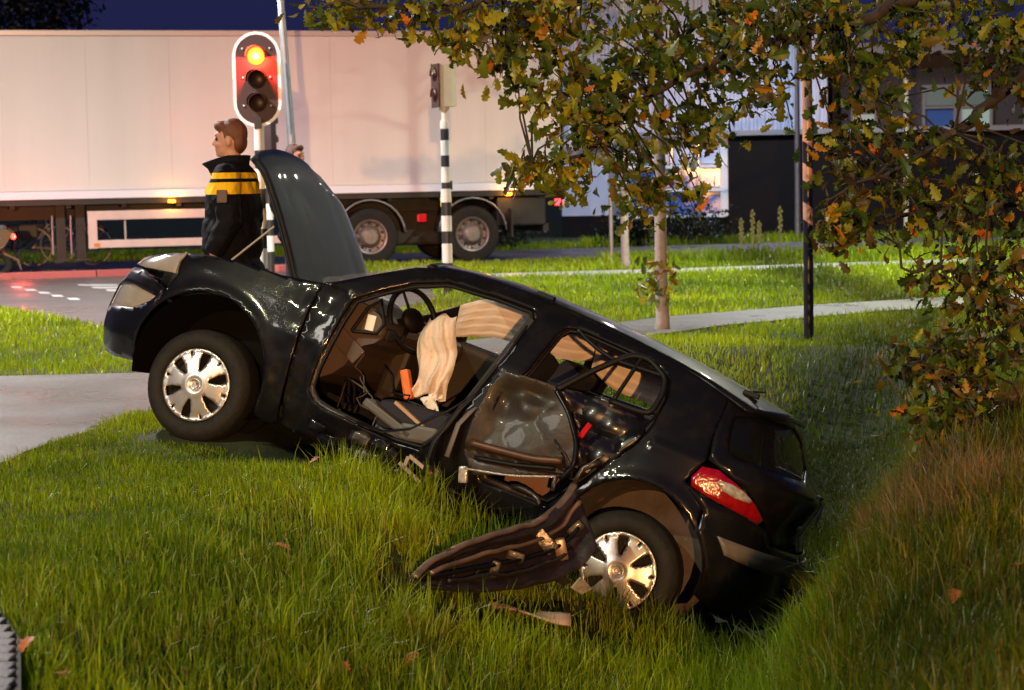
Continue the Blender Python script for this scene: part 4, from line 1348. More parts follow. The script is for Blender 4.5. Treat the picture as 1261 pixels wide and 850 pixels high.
for k in range(7):
    g_ = random.Random(40 + k)
    p0 = Vector((g_.uniform(.66, .95), g_.uniform(-.66, -.45), g_.uniform(.62, .95)))
    pts_ = [p0]
    for j_ in range(6):
        p0 = p0 + Vector((g_.uniform(-.02, .09), g_.uniform(-.03, .02), g_.uniform(-.09, .02)))
        pts_.append(p0)
    MB().tube(pts_, .005, 5).build('loose_wire', [m_plast, m_grey, m_trim][k % 3], car, smooth=True)
for k_ in range(3):
    MB().tube([(.66, -.30 - .09 * k_, .72), (.74, -.30 - .09 * k_, .52)], .010, 6).box((.76, -.30 - .09 * k_, .50), (.02, .05, .07), bev=.005).build('pedal', m_plast, car)

# ------------------------------------------------------------------ crushed rear door with its bent window frame
rd = empty('rear_door')
rd.parent = car
def door_dent(P):
    x, z = P[:, 0], P[:, 2]
    P[:, 1] -= .01
    P[:, 1] += .055 * np.exp(-((x - 1.75) / .07) ** 2 - ((z - .92) / .09) ** 2)
    P[:, 1] += .05 * np.exp(-((x - 1.88) / .09) ** 2 - ((z - 1.0) / .05) ** 2)
    P[:, 1] += .03 * np.exp(-((z - .60 - (x - 1.7) * .18) / .025) ** 2)
    P = crease(P, 10, .009, 27)
    return wrinkle(P, .002, 15, 21)
door_poly = ([(1.66, 1.06), (1.97, 1.085), (2.10, .98), (2.20, .86), (2.235, .74), (2.19, .665), (1.95, .57), (1.74, .485), (1.635, .58), (1.625, .76), (1.63, .91)])
m_doorplate = mat('dull_scraped_door', (.013, .011, .009), .46, .0, coat=.10, noise=(7, (.045, .032, .022), .25), bump=(24, .3), spec=.3)
def door_plane(s_, z):
    return np.stack([s_, -.905 + .10 * np.clip(z - .95, 0, 1) ** 1.0 + 0 * s_, z], -1)
sharpen(panel('door_skin', door_poly, door_plane, m_doorplate, rd, sp=.016, thick=.02, dent=door_dent), 20)
def door2_dent(P):
    x, z = P[:, 0], P[:, 2]
    P[:, 1] += .03
    return wrinkle(crease(P, 22, .028, 33), .006, 12, 33)
ce_ = panel('crumpled_edge', [(1.97, 1.085), (2.26, 1.13), (2.50, 1.13), (2.48, .98), (2.38, .82), (2.25, .66), (2.235, .74), (2.20, .86), (2.10, .98)], shell, m_scrape, rd, sp=.018, thick=.012, dent=door2_dent)
sharpen(ce_, 20)
def bar(name, pts, off, r_, m=m_plast, par=rd):
    P = shell(np.array([p[0] for p in pts]), np.array([p[1] for p in pts]), off)
    # smooth
    Q = []
    for i in range(len(P) - 1):
        for k in range(6):
            Q.append(P[i] * (1 - k / 6) + P[i + 1] * k / 6)
    Q.append(P[-1])
    Q = np.array(Q)
    for _ in range(3):
        Q[1:-1] = (Q[:-2] + 2 * Q[1:-1] + Q[2:]) / 4
    return MB().tube([tuple(p) for p in Q], r_, 8).build(name, m, par, smooth=True)
bar('window_frame', [(1.97, 1.06), (2.10, 1.23), (2.24, 1.385), (2.34, 1.40), (2.47, 1.34), (2.505, 1.26), (2.49, 1.13), (2.26, 1.12)], .03, .017)
bar('window_frame', [(1.92, 1.40), (1.99, 1.37), (2.07, 1.345), (2.17, 1.325), (2.30, 1.335), (2.45, 1.345)], .025, .012)
bar('window_frame', [(2.30, 1.405), (2.29, 1.28), (2.275, 1.13)], .03, .012)
bar('door_edge', [(1.98, 1.07), (2.10, .985), (2.205, .86), (2.24, .74), (2.20, .65)], .075, .014, m_paint)
bar('door_rail', [(1.67, .64), (1.85, .665), (2.02, .69), (2.17, .74)], .062, .020, mat('coppery_brown_rail', (.12, .055, .03), .45, .2, noise=(16, (.05, .03, .022), .3)))  # coppery brown, mottled with a darker brown
bar('door_rail', [(1.72, .575), (1.95, .625), (2.15, .69)], .064, .012, m_plast)
MB().box((2.21, -.90, .93), (.03, .03, .09), Matrix.Rotation(R(15), 3, 'Y'), bev=.01).build('red_edge_lamp', mat('red_edge_reflector', (.5, .005, .01), .15, coat=1), rd)
bar('bright_trim', [(1.70, .505), (1.95, .565), (2.18, .655)], .11, .006, m_clear)
# torn and twisted metal at the sill and in front of the rear wheel
rr = random.Random(5)
for k in range(9):
    x, z = rr.uniform(2.10, 2.34), rr.uniform(.46, .74)
    pts = []
    p = Vector((x, -.90 - rr.uniform(0, .06), z))
    d = Vector((rr.uniform(-1, 1), rr.uniform(-.3, .2), rr.uniform(-.6, 1))).normalized()
    for j in range(6):
        pts.append(tuple(p))
        p = p + d * .045
        d = (d + Vector((rr.uniform(-.6, .6), rr.uniform(-.4, .4), rr.uniform(-.6, .6)))).normalized()
    MB().tube(pts, rr.uniform(.006, .018), 6, flat=rr.choice([.25, .5, 1])).build('torn_metal', rr.choice([m_steel, m_steel, m_inner, m_paint]), car, smooth=True)
for k in range(12):
    x = rr.uniform(.75, 1.55)
    z = .36 + rr.uniform(-.04, .08)
    p = shell(np.array([x]), np.array([z]), .01)[0]
    sheet_ = MB()
    V = []
    for i in range(5):
        V.append([(p[0] - .06 + .03 * i, p[1] - .015 * rr.random() - .01, p[2] + (-.03 + .02 * j) + .012 * rr.uniform(-1, 1)) for j in range(4)])
    o = sheet_.grid(V).build('crumpled_flap', rr.choice([m_inner, m_paint, m_paint]), car, smooth=True)
    o.modifiers.new('thickness', 'SOLIDIFY').thickness = .004
MB().box((1.44, -.885, .42), (.16, .02, .02), Matrix.Rotation(R(16), 3, 'Y')).box((1.40, -.885, .36), (.16, .02, .02), Matrix.Rotation(R(20), 3, 'Y')).box((1.36, -.885, .40), (.02, .02, .07)).build('hinge_bracket', mat('beige_metal', (.38, .27, .2), .4, .3), car)
MB().box((1.70, -.95, .47), (.05, .03, .09), Matrix.Rotation(R(-20), 3, 'Y'), bev=.012).build('pale_clip', m_clear, rd)

# ------------------------------------------------------------------ torn door lying in front of the rear wheel
def wpt(px, py, Y):
    return np.array(at(px, py, Y))
top = [(504, 718, 8.72), (528, 694, 8.86), (560, 676, 9.02), (600, 661, 9.22), (640, 650, 9.42), (668, 640, 9.58), (690, 622, 9.70), (706, 598, 9.80)]
bot = [(510, 724, 8.66), (540, 726, 8.76), (575, 728, 8.90), (610, 728, 9.06), (645, 724, 9.24), (680, 716, 9.40), (710, 702, 9.54), (736, 672, 9.62)]
td = tag(empty('torn_door', tuple(wpt(600, 720, 9.1))), 'torn crumpled black door panel lying in the grass before the rear wheel', 'car door')
td_o = np.array(td.location)
def crisp(rows, name, m, par, th, seed, amp=.008):
    A = np.array(rows)
    s_ = A.shape
    P = A.reshape(-1, 3)
    P = crease(P, 40, amp * 2.2, seed)
    P = P + amp * np.stack([vnoise(P, 12, seed), vnoise(P, 12, seed + 1), vnoise(P, 12, seed + 2)], 1)
    mb = MB()
    mb.grid((P - td_o).reshape(s_).tolist())
    o = sharpen(mb.build(name, m, par, smooth=True), 20)
    o.modifiers.new('thickness', 'SOLIDIFY').thickness = th
    return o
def lerp_curve(c, n):
    P = np.array([wpt(*p) for p in c])
    t = np.linspace(0, len(P) - 1, n)
    i = np.clip(t.astype(int), 0, len(P) - 2)
    f = (t - i)[:, None]
    Q = P[i] * (1 - f) + P[i + 1] * f
    for _ in range(3):
        Q[1:-1] = (Q[:-2] + 2 * Q[1:-1] + Q[2:]) / 4
    return Q
TP, BT = lerp_curve(top, 60), lerp_curve(bot, 60)
rows = []
for a, b in zip(TP, BT):
    row = []
    for v, dy, dz in ((0, .10, -.05), (0, .0, .0), (.12, -.03, .0), (.22, .02, .0), (.5, .06, .0), (.8, .04, 0), (1, -.02, 0)):
        p = a * (1 - v) + b * v + np.array([0, dy, dz])
        row.append(p)
    rows.append(row)
crisp(rows, 'inner_panel', m_inner, td, .006, 3)
rows = [[a + np.array([0, .22, -.10]), a + np.array([0, .11, -.01]), a + np.array([0, .03, .012]), a + np.array([0, -.012, .006]), a + np.array([0, -.02, -.012])] for a in TP]
crisp(rows, 'outer_skin', mat('scuffed_bronze_reflection_paint', (.05, .036, .028), .3, .5, coat=.8, noise=(9, (.12, .085, .06), .25)), td, .004, 9, .006)
m_copper_lit = mat('scuffed_copper_lit_rim', (.34, .22, .16), .3, .4, coat=.4, noise=(10, (.14, .095, .07), .25))  # coppery lamp light on the torn edges is put into this colour
def rim(name, A, off, r_, flat_, m, seed):
    P = A + np.array(off)
    P = P + .010 * np.stack([vnoise(P, 9, seed), vnoise(P, 9, seed + 1), vnoise(P, 9, seed + 2)], 1) - td_o
    return MB().tube([tuple(p) for p in P], r_, 8, flat=flat_).build(name, m, td, smooth=True)
rim('upper_flange', TP[2:], (0, -.012, .004), .024, .45, m_copper_lit, 50)
rim('inner_rib', (TP * .72 + BT * .28)[8:], (0, -.022, 0), .016, .7, m_copper_lit, 53)
rim('inner_rib', (TP * .30 + BT * .70)[12:52], (0, -.02, 0), .013, .7, m_inner, 56)
rim('lower_flange', (TP * .04 + BT * .96)[3:], (0, -.01, 0), .014, .6, m_inner, 59)
for k, (u, v, d) in enumerate(((.55, .45, .05), (.72, .35, .07), (.80, .6, .06), (.45, .6, .045), (.93, .5, .05))):
    i = int(u * 59)
    p = TP[i] * (1 - v) + BT[i] * v - td_o + np.array([0, .0, 0])
    MB().box(tuple(p), (d * 1.8, d, d), Matrix.Rotation(R(20 + 30 * k), 3, 'Y'), bev=.012).build('door_bracket', [m_inner, m_steel, m_copper_lit, m_inner, m_inner][k], td, smooth=True, angle=40)
MB().tube([tuple(p + np.array([0, -.03, .01]) - td_o) for p in (TP * .45 + BT * .55)[6:56]], .010, 6).build('door_cable', m_plast, td, smooth=True)
pf = wpt(650, 748, 9.2)
rows = []
for i in range(9):
    u = i / 8
    rows.append([(-.20 + .4 * u, -.03 + .03 * j, .05 - .07 * u + .02 * math.sin(u * 5 + j) - .012 * abs(j - 1.5)) for j in range(5)])
fo = MB().grid(rows).build('plastic_fragment', mat('pink_beige_plastic', (.50, .33, .26), .5, noise=(9, (.36, .24, .19), .3)), smooth=True)
fo.location = (pf[0], pf[1], float(ground_z(pf[0], pf[1])) + .12)
fo.modifiers.new('thickness', 'SOLIDIFY').thickness = .01
tag(fo, 'pinkish strip of broken plastic in the grass below the torn door', 'debris')
for k, (px, py, Y, rz) in enumerate(((716, 722, 9.4, 30), (690, 712, 9.5, -20))):
    p = wpt(px, py, Y)
    f2 = MB().prism([(-.05, -.02), (.02, -.04), (.06, .0), (.01, .03), (-.03, .045)], lambda q_: (q_[0], -.004, q_[1]), lambda q_: (q_[0], .004, q_[1])).build('plastic_fragment', m_clear if k == 0 else m_steel)
    f2.location = tuple(p); f2.rotation_euler = (.4, .3, R(rz))
    tag(f2, ['pale shard of plastic in the grass under the rear wheel', 'small grey shard beside the torn door'][k], 'debris', 'small shards')

# ------------------------------------------------------------------ people
m_skin = mat('skin', (.52, .28, .20), .5, sss=True)
m_hair = mat('auburn_hair', (.13, .045, .02), .6, bump=(120, .5))
m_trous = mat('dark_trousers', (.012, .012, .018), .8)
m_boot = mat('black_boot', (.01, .01, .01), .4)
def jacket_mat():
    m = bpy.data.materials.new('police_jacket')
    m.use_nodes = True
    nt = m.node_tree
    b = nt.nodes['Principled BSDF']
    b.inputs['Roughness'].default_value = .8
    b.inputs['Specular IOR Level'].default_value = .15
    tc = nt.nodes.new('ShaderNodeTexCoord')
    sx = nt.nodes.new('ShaderNodeSeparateXYZ')
    nt.links.new(tc.outputs['Object'], sx.inputs[0])
    ramp = nt.nodes.new('ShaderNodeValToRGB')
    ramp.color_ramp.interpolation = 'CONSTANT'
    els = ramp.color_ramp.elements
    dark, yel = (.005, .005, .008, 1), (.85, .52, .015, 1)
    els[0].position = 0; els[0].color = dark
    els[1].position = .668; els[1].color = yel
    for p_, c in ((.708, dark), (.722, yel), (.742, dark)):
        e = els.new(p_); e.color = c
    mp = nt.nodes.new('ShaderNodeMath'); mp.operation = 'DIVIDE'; mp.inputs[1].default_value = 2.0
    nt.links.new(sx.outputs['Z'], mp.inputs[0])
    nt.links.new(mp.outputs[0], ramp.inputs['Fac'])
    nt.links.new(ramp.outputs['Color'], b.inputs['Base Color'])
    n = nt.nodes.new('ShaderNodeTexNoise'); n.inputs['Scale'].default_value = 9; n.inputs['Detail'].default_value = 3
    nt.links.new(tc.outputs['Object'], n.inputs['Vector'])
    bp = nt.nodes.new('ShaderNodeBump'); bp.inputs['Strength'].default_value = .5; bp.inputs['Distance'].default_value = .03
    nt.links.new(n.outputs['Fac'], bp.inputs['Height'])
    nt.links.new(bp.outputs[0], b.inputs['Normal'])
    return m
m_jacket = jacket_mat()
def remesh(o, vox, it=3):
    md = o.modifiers.new('union', 'REMESH'); md.mode = 'VOXEL'; md.voxel_size = vox; md.use_smooth_shade = True
    s_ = o.modifiers.new('soften', 'SMOOTH'); s_.factor = .5; s_.iterations = it
_ct = bpy.data.textures.new('cloth_folds', 'CLOUDS')
_ct.noise_scale = .11
def creases(o, k):
    d_ = o.modifiers.new('folds', 'DISPLACE'); d_.texture = _ct; d_.strength = k; d_.mid_level = .5; d_.texture_coords = 'LOCAL'
def hand(mb, w, d):
    """palm and five fingers hanging from wrist w along d"""
    d = d.normalized()
    side = Vector((1, 0, 0))
    mb.ellipsoid(tuple(w + d * .05), (.042, .018, .052))
    for k, (o_, l_) in enumerate(((-.032, .066), (-.011, .078), (.011, .073), (.031, .058))):
        a = w + d * .088 + side * o_
        mb.tube([a, a + d * l_ * .5 + Vector((-.004, .006, 0)), a + d * l_ * .85 + Vector((-.008, .020, 0))], [.0105, .0095, .0075], 8)
    a = w + d * .03 - side * .035
    mb.tube([a, a + d * .035 - side * .02, a + d * .07 - side * .022 + Vector((0, .01, 0))], [.013, .011, .009], 8)
def person(name, loc, rz, label, height=1.0, hair=m_hair):
    t = tag(empty(name, loc, rz), label, 'person', 'police officers at the wreck')
    b = MB()
    b.ellipsoid((.005, 0, 1.715), (.098, .078, .115), 18, 14)
    b.ellipsoid((-.035, 0, 1.65), (.066, .058, .07), 16, 12)
    b.ellipsoid((-.078, 0, 1.612), (.024, .028, .022))
    b.tube([(-.088, 0, 1.725), (-.104, 0, 1.70), (-.116, 0, 1.678), (-.1, 0, 1.668)], [.008, .012, .016, .012], 10)
    b.ellipsoid((-.088, 0, 1.738), (.016, .052, .014))
    b.ellipsoid((-.094, 0, 1.645), (.013, .024, .009))
    b.ellipsoid((-.093, 0, 1.632), (.012, .021, .008))
    for s_ in (-1, 1):
        b.ellipsoid((.008, s_ * .079, 1.692), (.02, .011, .033), 10, 8)
        b.ellipsoid((-.058, s_ * .042, 1.672), (.03, .022, .025))
    b.tube([(.025, 0, 1.40), (.015, 0, 1.52), (.005, 0, 1.63)], [.075, .06, .058], 14)
    b.ellipsoid((.01, 0, 1.28), (.11, .16, .2)); b.ellipsoid((0, 0, 1.05), (.10, .15, .2))
    for s_ in (-1, 1):
        b.tube([(.01, s_ * .18, 1.45), (.05, s_ * .25, 1.18), (-.07, s_ * .26, .95)], [.055, .042, .03], 12)
        hand(b, Vector((-.07, s_ * .26, .95)), Vector((-.15, s_ * .02, -1)))
        b.tube([(0, s_ * .09, .98), (-.01, s_ * .10, .52), (.02, s_ * .10, .08)], [.085, .058, .042], 12)
        b.ellipsoid((-.05, s_ * .10, .05), (.12, .042, .045))
    body_ = b.build('body', m_skin, t)
    remesh(body_, .007, 2)
    for s_ in (-1, 1):
        MB().ellipsoid((-.083, s_ * .034, 1.708), (.012, .013, .011), 10, 8).build('eye', mat('eye_dark', (.03, .02, .015), .1), body_, smooth=True)
    h = MB()
    h.ellipsoid((.022, 0, 1.745), (.100, .086, .098), 18, 14)
    h.ellipsoid((-.05, 0, 1.795), (.055, .062, .035), 14, 10)
    h.ellipsoid((.06, 0, 1.69), (.055, .072, .085), 14, 10)
    for s_ in (-1, 1):
        h.ellipsoid((-.012, s_ * .072, 1.725), (.018, .012, .04), 10, 8)
    hh = h.build('hair', hair, t)
    remesh(hh, .006, 1); creases(hh, .02)
    j = MB()
    j.ellipsoid((.01, 0, 1.27), (.185, .235, .27), 18, 14); j.ellipsoid((-.01, 0, 1.03), (.20, .225, .28), 18, 14); j.ellipsoid((0, 0, .84), (.205, .22, .13), 18, 12)
    j.tube([(.015, -.20, 1.45), (.02, 0, 1.50), (.015, .20, 1.45)], [.08, .095, .08], 14)
    for s_ in (-1, 1):
        sl = MB()
        sl.tube([(.015, s_ * .20, 1.455), (.035, s_ * .265, 1.30), (.055, s_ * .29, 1.17), (-.01, s_ * .285, 1.05), (-.065, s_ * .27, .96)], [.10, .095, .082, .074, .060], 14)
        sl.ellipsoid((.015, s_ * .19, 1.455), (.10, .10, .095))
        so = sl.build('sleeve', m_jacket, t); remesh(so, .010, 2); creases(so, .035)
    jk = j.build('jacket', m_jacket, t)
    remesh(jk, .012, 3); creases(jk, .05)
    # stand-up collar, open at the front
    c = MB()
    rows_ = []
    for k in range(23):
        a = R(30 + 300 * k / 22) + math.pi
        fr = max(0, math.cos(a + math.pi)) if False else max(0, -math.cos(a))
        rows_.append([(.005 + .105 * math.cos(a) - .02 * fr, .10 * math.sin(a), 1.48 - .03 * fr), (.0 + .108 * math.cos(a) - .05 * fr, .102 * math.sin(a), 1.545 - .03 * fr), (.0 + .118 * math.cos(a) - .085 * fr, .112 * math.sin(a), 1.60 - .055 * fr)])
    c.grid(rows_)
    co = c.build('collar', m_jacket, jk, smooth=True)
    co.modifiers.new('thickness', 'SOLIDIFY').thickness = .014
    MB().box((.035, -.362, 1.33), (.07, .012, .085), Matrix.Rotation(R(-6), 3, 'X'), bev=.01).build('sleeve_patch', mat('sleeve_patch', (.10, .07, .05), .6), jk)
    tr_ = MB()
    for s_ in (-1, 1):
        tr_.tube([(0, s_ * .09, .95), (-.01, s_ * .10, .5), (.02, s_ * .10, .10)], [.115, .085, .07], 14)
        tr_.ellipsoid((0, s_ * .06, .92), (.14, .13, .12))
    to = tr_.build('trousers', m_trous, t)
    remesh(to, .014, 3)
    for s_ in (-1, 1):
        bt = MB().ellipsoid((-.05, s_ * .10, .06), (.145, .055, .06)).tube([(.02, s_ * .10, .06), (.02, s_ * .10, .2)], [.062, .066], 12)
        remesh(bt.build('boot', m_boot, t), .012, 2)
    t.scale = (height,) * 3
    return t
D = 13.3
q = at(283, 150, D)
person('person', (q[0], D, 0.02), R(-8), 'person in dark police jacket with yellow chest band, in profile behind the open bonnet', 1.0)
q = at(363, 185, 21.9)
person('person', (q[0], 21.9, .02), R(150), 'person behind the open bonnet, only the brown hair showing above it', 1.0, mat('brown_hair', (.06, .03, .018), .6, bump=(120, .5)))

# ------------------------------------------------------------------ added street lamps, hidden from view, that light the scene
street_lamp('street_lamp', (1.9, -30.0, 0), R(0), 3.6, .3, (1.0, .48, .16), 33000, 'lamp post with an orange sodium lamp by the ditch, near the photographer', globe=True)  # added far behind the camera, low enough to reach the airbags
street_lamp('street_lamp', (-6.6, 3.0, 0), R(180), 7.6, .8, (1.0, .97, .60), 2500, 'lamp post with a warm white lamp by the near cycle path', spot=165)  # added as the key light of the foreground
street_lamp('street_lamp', (-9.5, 19.5, 0), R(180), 8.2, .9, (1.0, .92, .90), 9000, 'tall lamp post with a white lamp at the left of the side road', spot=165)  # added to light the trailer side evenly
street_lamp('street_lamp', (7.6, 26.5, 0), R(0), 6.4, .9, (1.0, 1.0, .74), 4600, 'tall lamp post with a white lamp beside the far lawns', spot=165)  # added to brighten the far lawns and the path
street_lamp('street_lamp', (6.25, 43.2, 0), R(0), 6.6, .3, (.78, .86, 1.0), 1700, 'lamp post with a cold white lamp before the ribbed building', spot=170)  # added to brighten the building front, pole hidden by leaves

# ------------------------------------------------------------------ leaves, trees
def leaf_outline():
    """lobed oak leaf of unit length along +y"""
    half = [(.03, 0), (.07, .12), (.16, .22), (.10, .31), (.26, .43), (.15, .53), (.31, .67), (.17, .76), (.20, .90), (.06, .97)]
    return half
def leaf_geo():
    half = leaf_outline()
    mid = [(0, p[1]) for p in half]
    vs, fs = [], []
    n = len(half)
    for s_ in (-1, 1):
        o = len(vs)
        for (x, y), (mx, my) in zip(half, mid):
            vs.append((mx, my, .10 * math.sin(y * 2.5)))
            vs.append((s_ * x, y - .03 + .1 * x, .10 * math.sin(y * 2.5) + .22 * x))
        for i in range(n - 1):
            a, b, c, d = o + 2 * i, o + 2 * i + 1, o + 2 * i + 3, o + 2 * i + 2
            fs += [(a, b, c), (a, c, d)]
    return np.array(vs), np.array(fs)
LV, LFc = leaf_geo()

def leaf_material(name):
    m = bpy.data.materials.new(name)
    m.use_nodes = True
    nt = m.node_tree
    b = nt.nodes['Principled BSDF']
    b.inputs['Roughness'].default_value = .45
    at_ = nt.nodes.new('ShaderNodeAttribute'); at_.attribute_name = 'tint'
    nt.links.new(at_.outputs['Color'], b.inputs['Base Color'])
    tr_ = nt.nodes.new('ShaderNodeBsdfTranslucent')
    nt.links.new(at_.outputs['Color'], tr_.inputs['Color'])
    mx = nt.nodes.new('ShaderNodeMixShader'); mx.inputs[0].default_value = .3
    nt.links.new(b.outputs[0], mx.inputs[1]); nt.links.new(tr_.outputs[0], mx.inputs[2])
    nt.links.new(mx.outputs[0], nt.nodes['Material Output'].inputs['Surface'])
    return m
m_leaf = leaf_material('autumn_leaf')

def big_mesh(name, V, Fa, cols, m, parent=None, kind=None):
    """fast mesh from arrays with a per vertex tint"""
    me = bpy.data.meshes.new(name)
    nv, nf, k = len(V), len(Fa), Fa.shape[1]
    me.vertices.add(nv)
    me.vertices.foreach_set('co', np.ascontiguousarray(V, np.float32).ravel())
    me.loops.add(nf * k)
    me.loops.foreach_set('vertex_index', np.ascontiguousarray(Fa, np.int32).ravel())
    me.polygons.add(nf)
    me.polygons.foreach_set('loop_start', np.arange(0, nf * k, k, dtype=np.int32))
    me.polygons.foreach_set('loop_total', np.full(nf, k, np.int32))
    me.update(calc_edges=True)
    if cols is not None:
        ca = me.color_attributes.new('tint', 'FLOAT_COLOR', 'POINT')
        c4 = np.ones((nv, 4), np.float32)
        c4[:, :3] = cols
        ca.data.foreach_set('color', c4.ravel())
    me.materials.append(m)
    o = bpy.data.objects.new(name, me)
    COL.objects.link(o)
    if parent: o.parent = parent
    if kind: o['kind'] = kind
    return o

def rand_rot(n, droop=.5):
    """random orthonormal frames for leaves: y axis along the leaf, mostly outward and down"""
    y = rng.normal(size=(n, 3)); y[:, 2] -= droop * 1.2
    y /= np.linalg.norm(y, axis=1)[:, None]
    a = rng.normal(size=(n, 3))
    z = np.cross(y, a); z /= np.linalg.norm(z, axis=1)[:, None]
    x = np.cross(y, z)
    return np.stack([x, y, z], 2)      # columns

PAL = np.array([(.050, .090, .008), (.13, .165, .010), (.31, .28, .014), (.13, .10, .014), (.065, .045, .013), (.65, .19, .02), (.40, .20, .015)])
def leaves_from(centres, per, spread, size, weights, droop=.5):
    n = len(centres)
    cnt = np.maximum(2, rng.poisson(per, n))
    idx = np.repeat(np.arange(n), cnt)
    m_ = len(idx)
    P = centres[idx] + rng.normal(size=(m_, 3)) * spread * np.array([1, 1, .75])
    w = np.array(weights[0] if isinstance(weights, tuple) else weights, float)
    # every cluster leans to a colour of its own
    cw = rng.dirichlet(w * 6, n)
    cs = np.array([rng.choice(len(PAL), p=cw[i]) for i in idx])
    C_ = PAL[cs] * rng.uniform(.65, 1.35, (m_, 1))
    S_ = size * rng.uniform(.45, 1.25, m_)
    return P, rand_rot(m_, droop), S_, C_, cs

def merge_leaves(P, Rm, S_, C_, origin):
    V = np.einsum('nij,vj->nvi', Rm, LV) * S_[:, None, None] + (P - origin)[:, None, :]
    n, k = len(P), len(LV)
    Fa = (LFc[None] + (np.arange(n) * k)[:, None, None]).reshape(-1, 3)
    return V.reshape(-1, 3), Fa, np.repeat(C_, k, 0)

m_bark = mat('oak_bark', (.05, .04, .032), .9, noise=(20, (.03, .024, .02), .3), bump=(40, .8))
m_bark2 = mat('young_pale_bark', (.38, .33, .31), .8, noise=(14, (.24, .20, .19), .3), bump=(50, .5))

def px_sample(poly, n, D0, D1, gaps=()):
    P = np.array(poly, float)
    out = []
    while len(out) < n:
        c = rng.uniform(P.min(0), P.max(0))
        if not inpoly([c], poly)[0]: continue
        if any(a < c[0] < b_ and e < c[1] < f_ for a, b_, e, f_ in gaps): continue
        out.append(at(c[0], c[1], rng.uniform(D0, D1)))
    return np.array(out)

OAK = np.array([4.3, 12.2, 0.1])
oak = tag(empty('oak_tree', tuple(OAK)), 'oak with lobed autumn leaves hanging into the picture from the upper right', 'tree')
limbs = [
    [(4.3, 12.2, 2.6), at(1300, 60, 11.9), at(1252, 98, 11.6), at(1176, 164, 11.3), at(1100, 210, 11.1), at(1040, 235, 11.0)],
    [(4.3, 12.2, 3.0), at(1330, -70, 11.9), at(1180, -20, 11.6), at(1040, 30, 11.5), at(900, 60, 11.4), at(800, 120, 11.3), at(720, 190, 11.2), at(640, 205, 11.1)],
    [(4.3, 12.2, 3.5), at(1300, -160, 11.7), at(1100, -110, 11.5), at(880, -60, 11.2), at(700, -15, 11.0), at(560, 10, 10.9), at(440, 2, 10.8), at(380, 8, 10.8)],
    [(4.3, 12.2, 3.2), at(1200, -90, 12.2), at(1000, -40, 12.4), at(860, 30, 12.5), at(760, 100, 12.5), at(690, 150, 12.4)],
    [(4.3, 12.2, 1.5), at(1310, 320, 11.3), at(1240, 330, 10.9), at(1170, 335, 10.7), at(1110, 330, 10.6)],
    [(4.3, 12.2, 1.9), at(1310, 230, 11.7), at(1230, 250, 11.5), at(1150, 260, 11.4), at(1060, 285, 11.3)],
    [(4.3, 12.2, .9), at(1320, 430, 11.2), at(1240, 440, 10.8), at(1170, 460, 10.5), at(1110, 450, 10.4)],
]
MB().tube([(0, 0, -.15), (.05, 0, .6), (0, .05, 2.0), (-.03, 0, 3.2), (.05, .1, 4.6), (0, .2, 6.2)], [.24, .19, .165, .15, .11, .05], 14).build('trunk', m_bark, oak, smooth=True)
nodes = []
for L in limbs:
    P = [np.array(p, float) for p in L]
    Q = []
    for i in range(len(P) - 1):
        for k in range(5):
            Q.append(P[i] * (1 - k / 5) + P[i + 1] * k / 5 + rng.normal(size=3) * .015)
    Q.append(P[-1])
    n = len(Q)
    MB().tube([tuple(p - OAK) for p in Q], [.055 * (1 - i / n) ** 1.3 + .006 for i in range(n)], 8).build('limb', m_bark, oak, smooth=True)
    nodes += Q[5:]
nodes = np.array(nodes)
GAPS = [(742, 782, 12, 52), (822, 858, 78, 128), (772, 802, 150, 212), (1135, 1228, 98, 168), (1060, 1100, 35, 75), (880, 990, 150, 260), (978, 1012, 70, 420), (802, 830, 95, 300), (828, 895, 196, 266), (700, 725, 30, 60), (905, 930, 90, 115), (860, 880, 20, 50), (650, 668, 60, 85), (940, 965, 40, 70)]
W_green = [6, 5, 2.5, 1.0, .7, .15, .4]
W_gold = [3, 5, 4, 1.0, .4, .3, .6]
W_brown = [5, 3, 1.2, 2.2, 2.2, .35, 1]
strip = np.array([at(a, b_, 10.8 + .3 * rng.random()) for a, b_ in ((378, 10), (392, 18), (405, 8), (422, 14), (446, 6), (458, 20), (474, 28), (492, 18), (505, 32), (520, 22), (537, 40), (549, 50), (560, 30), (575, 12), (590, 24), (545, 12), (510, 4), (430, -8), (480, -6), (566, 58))])
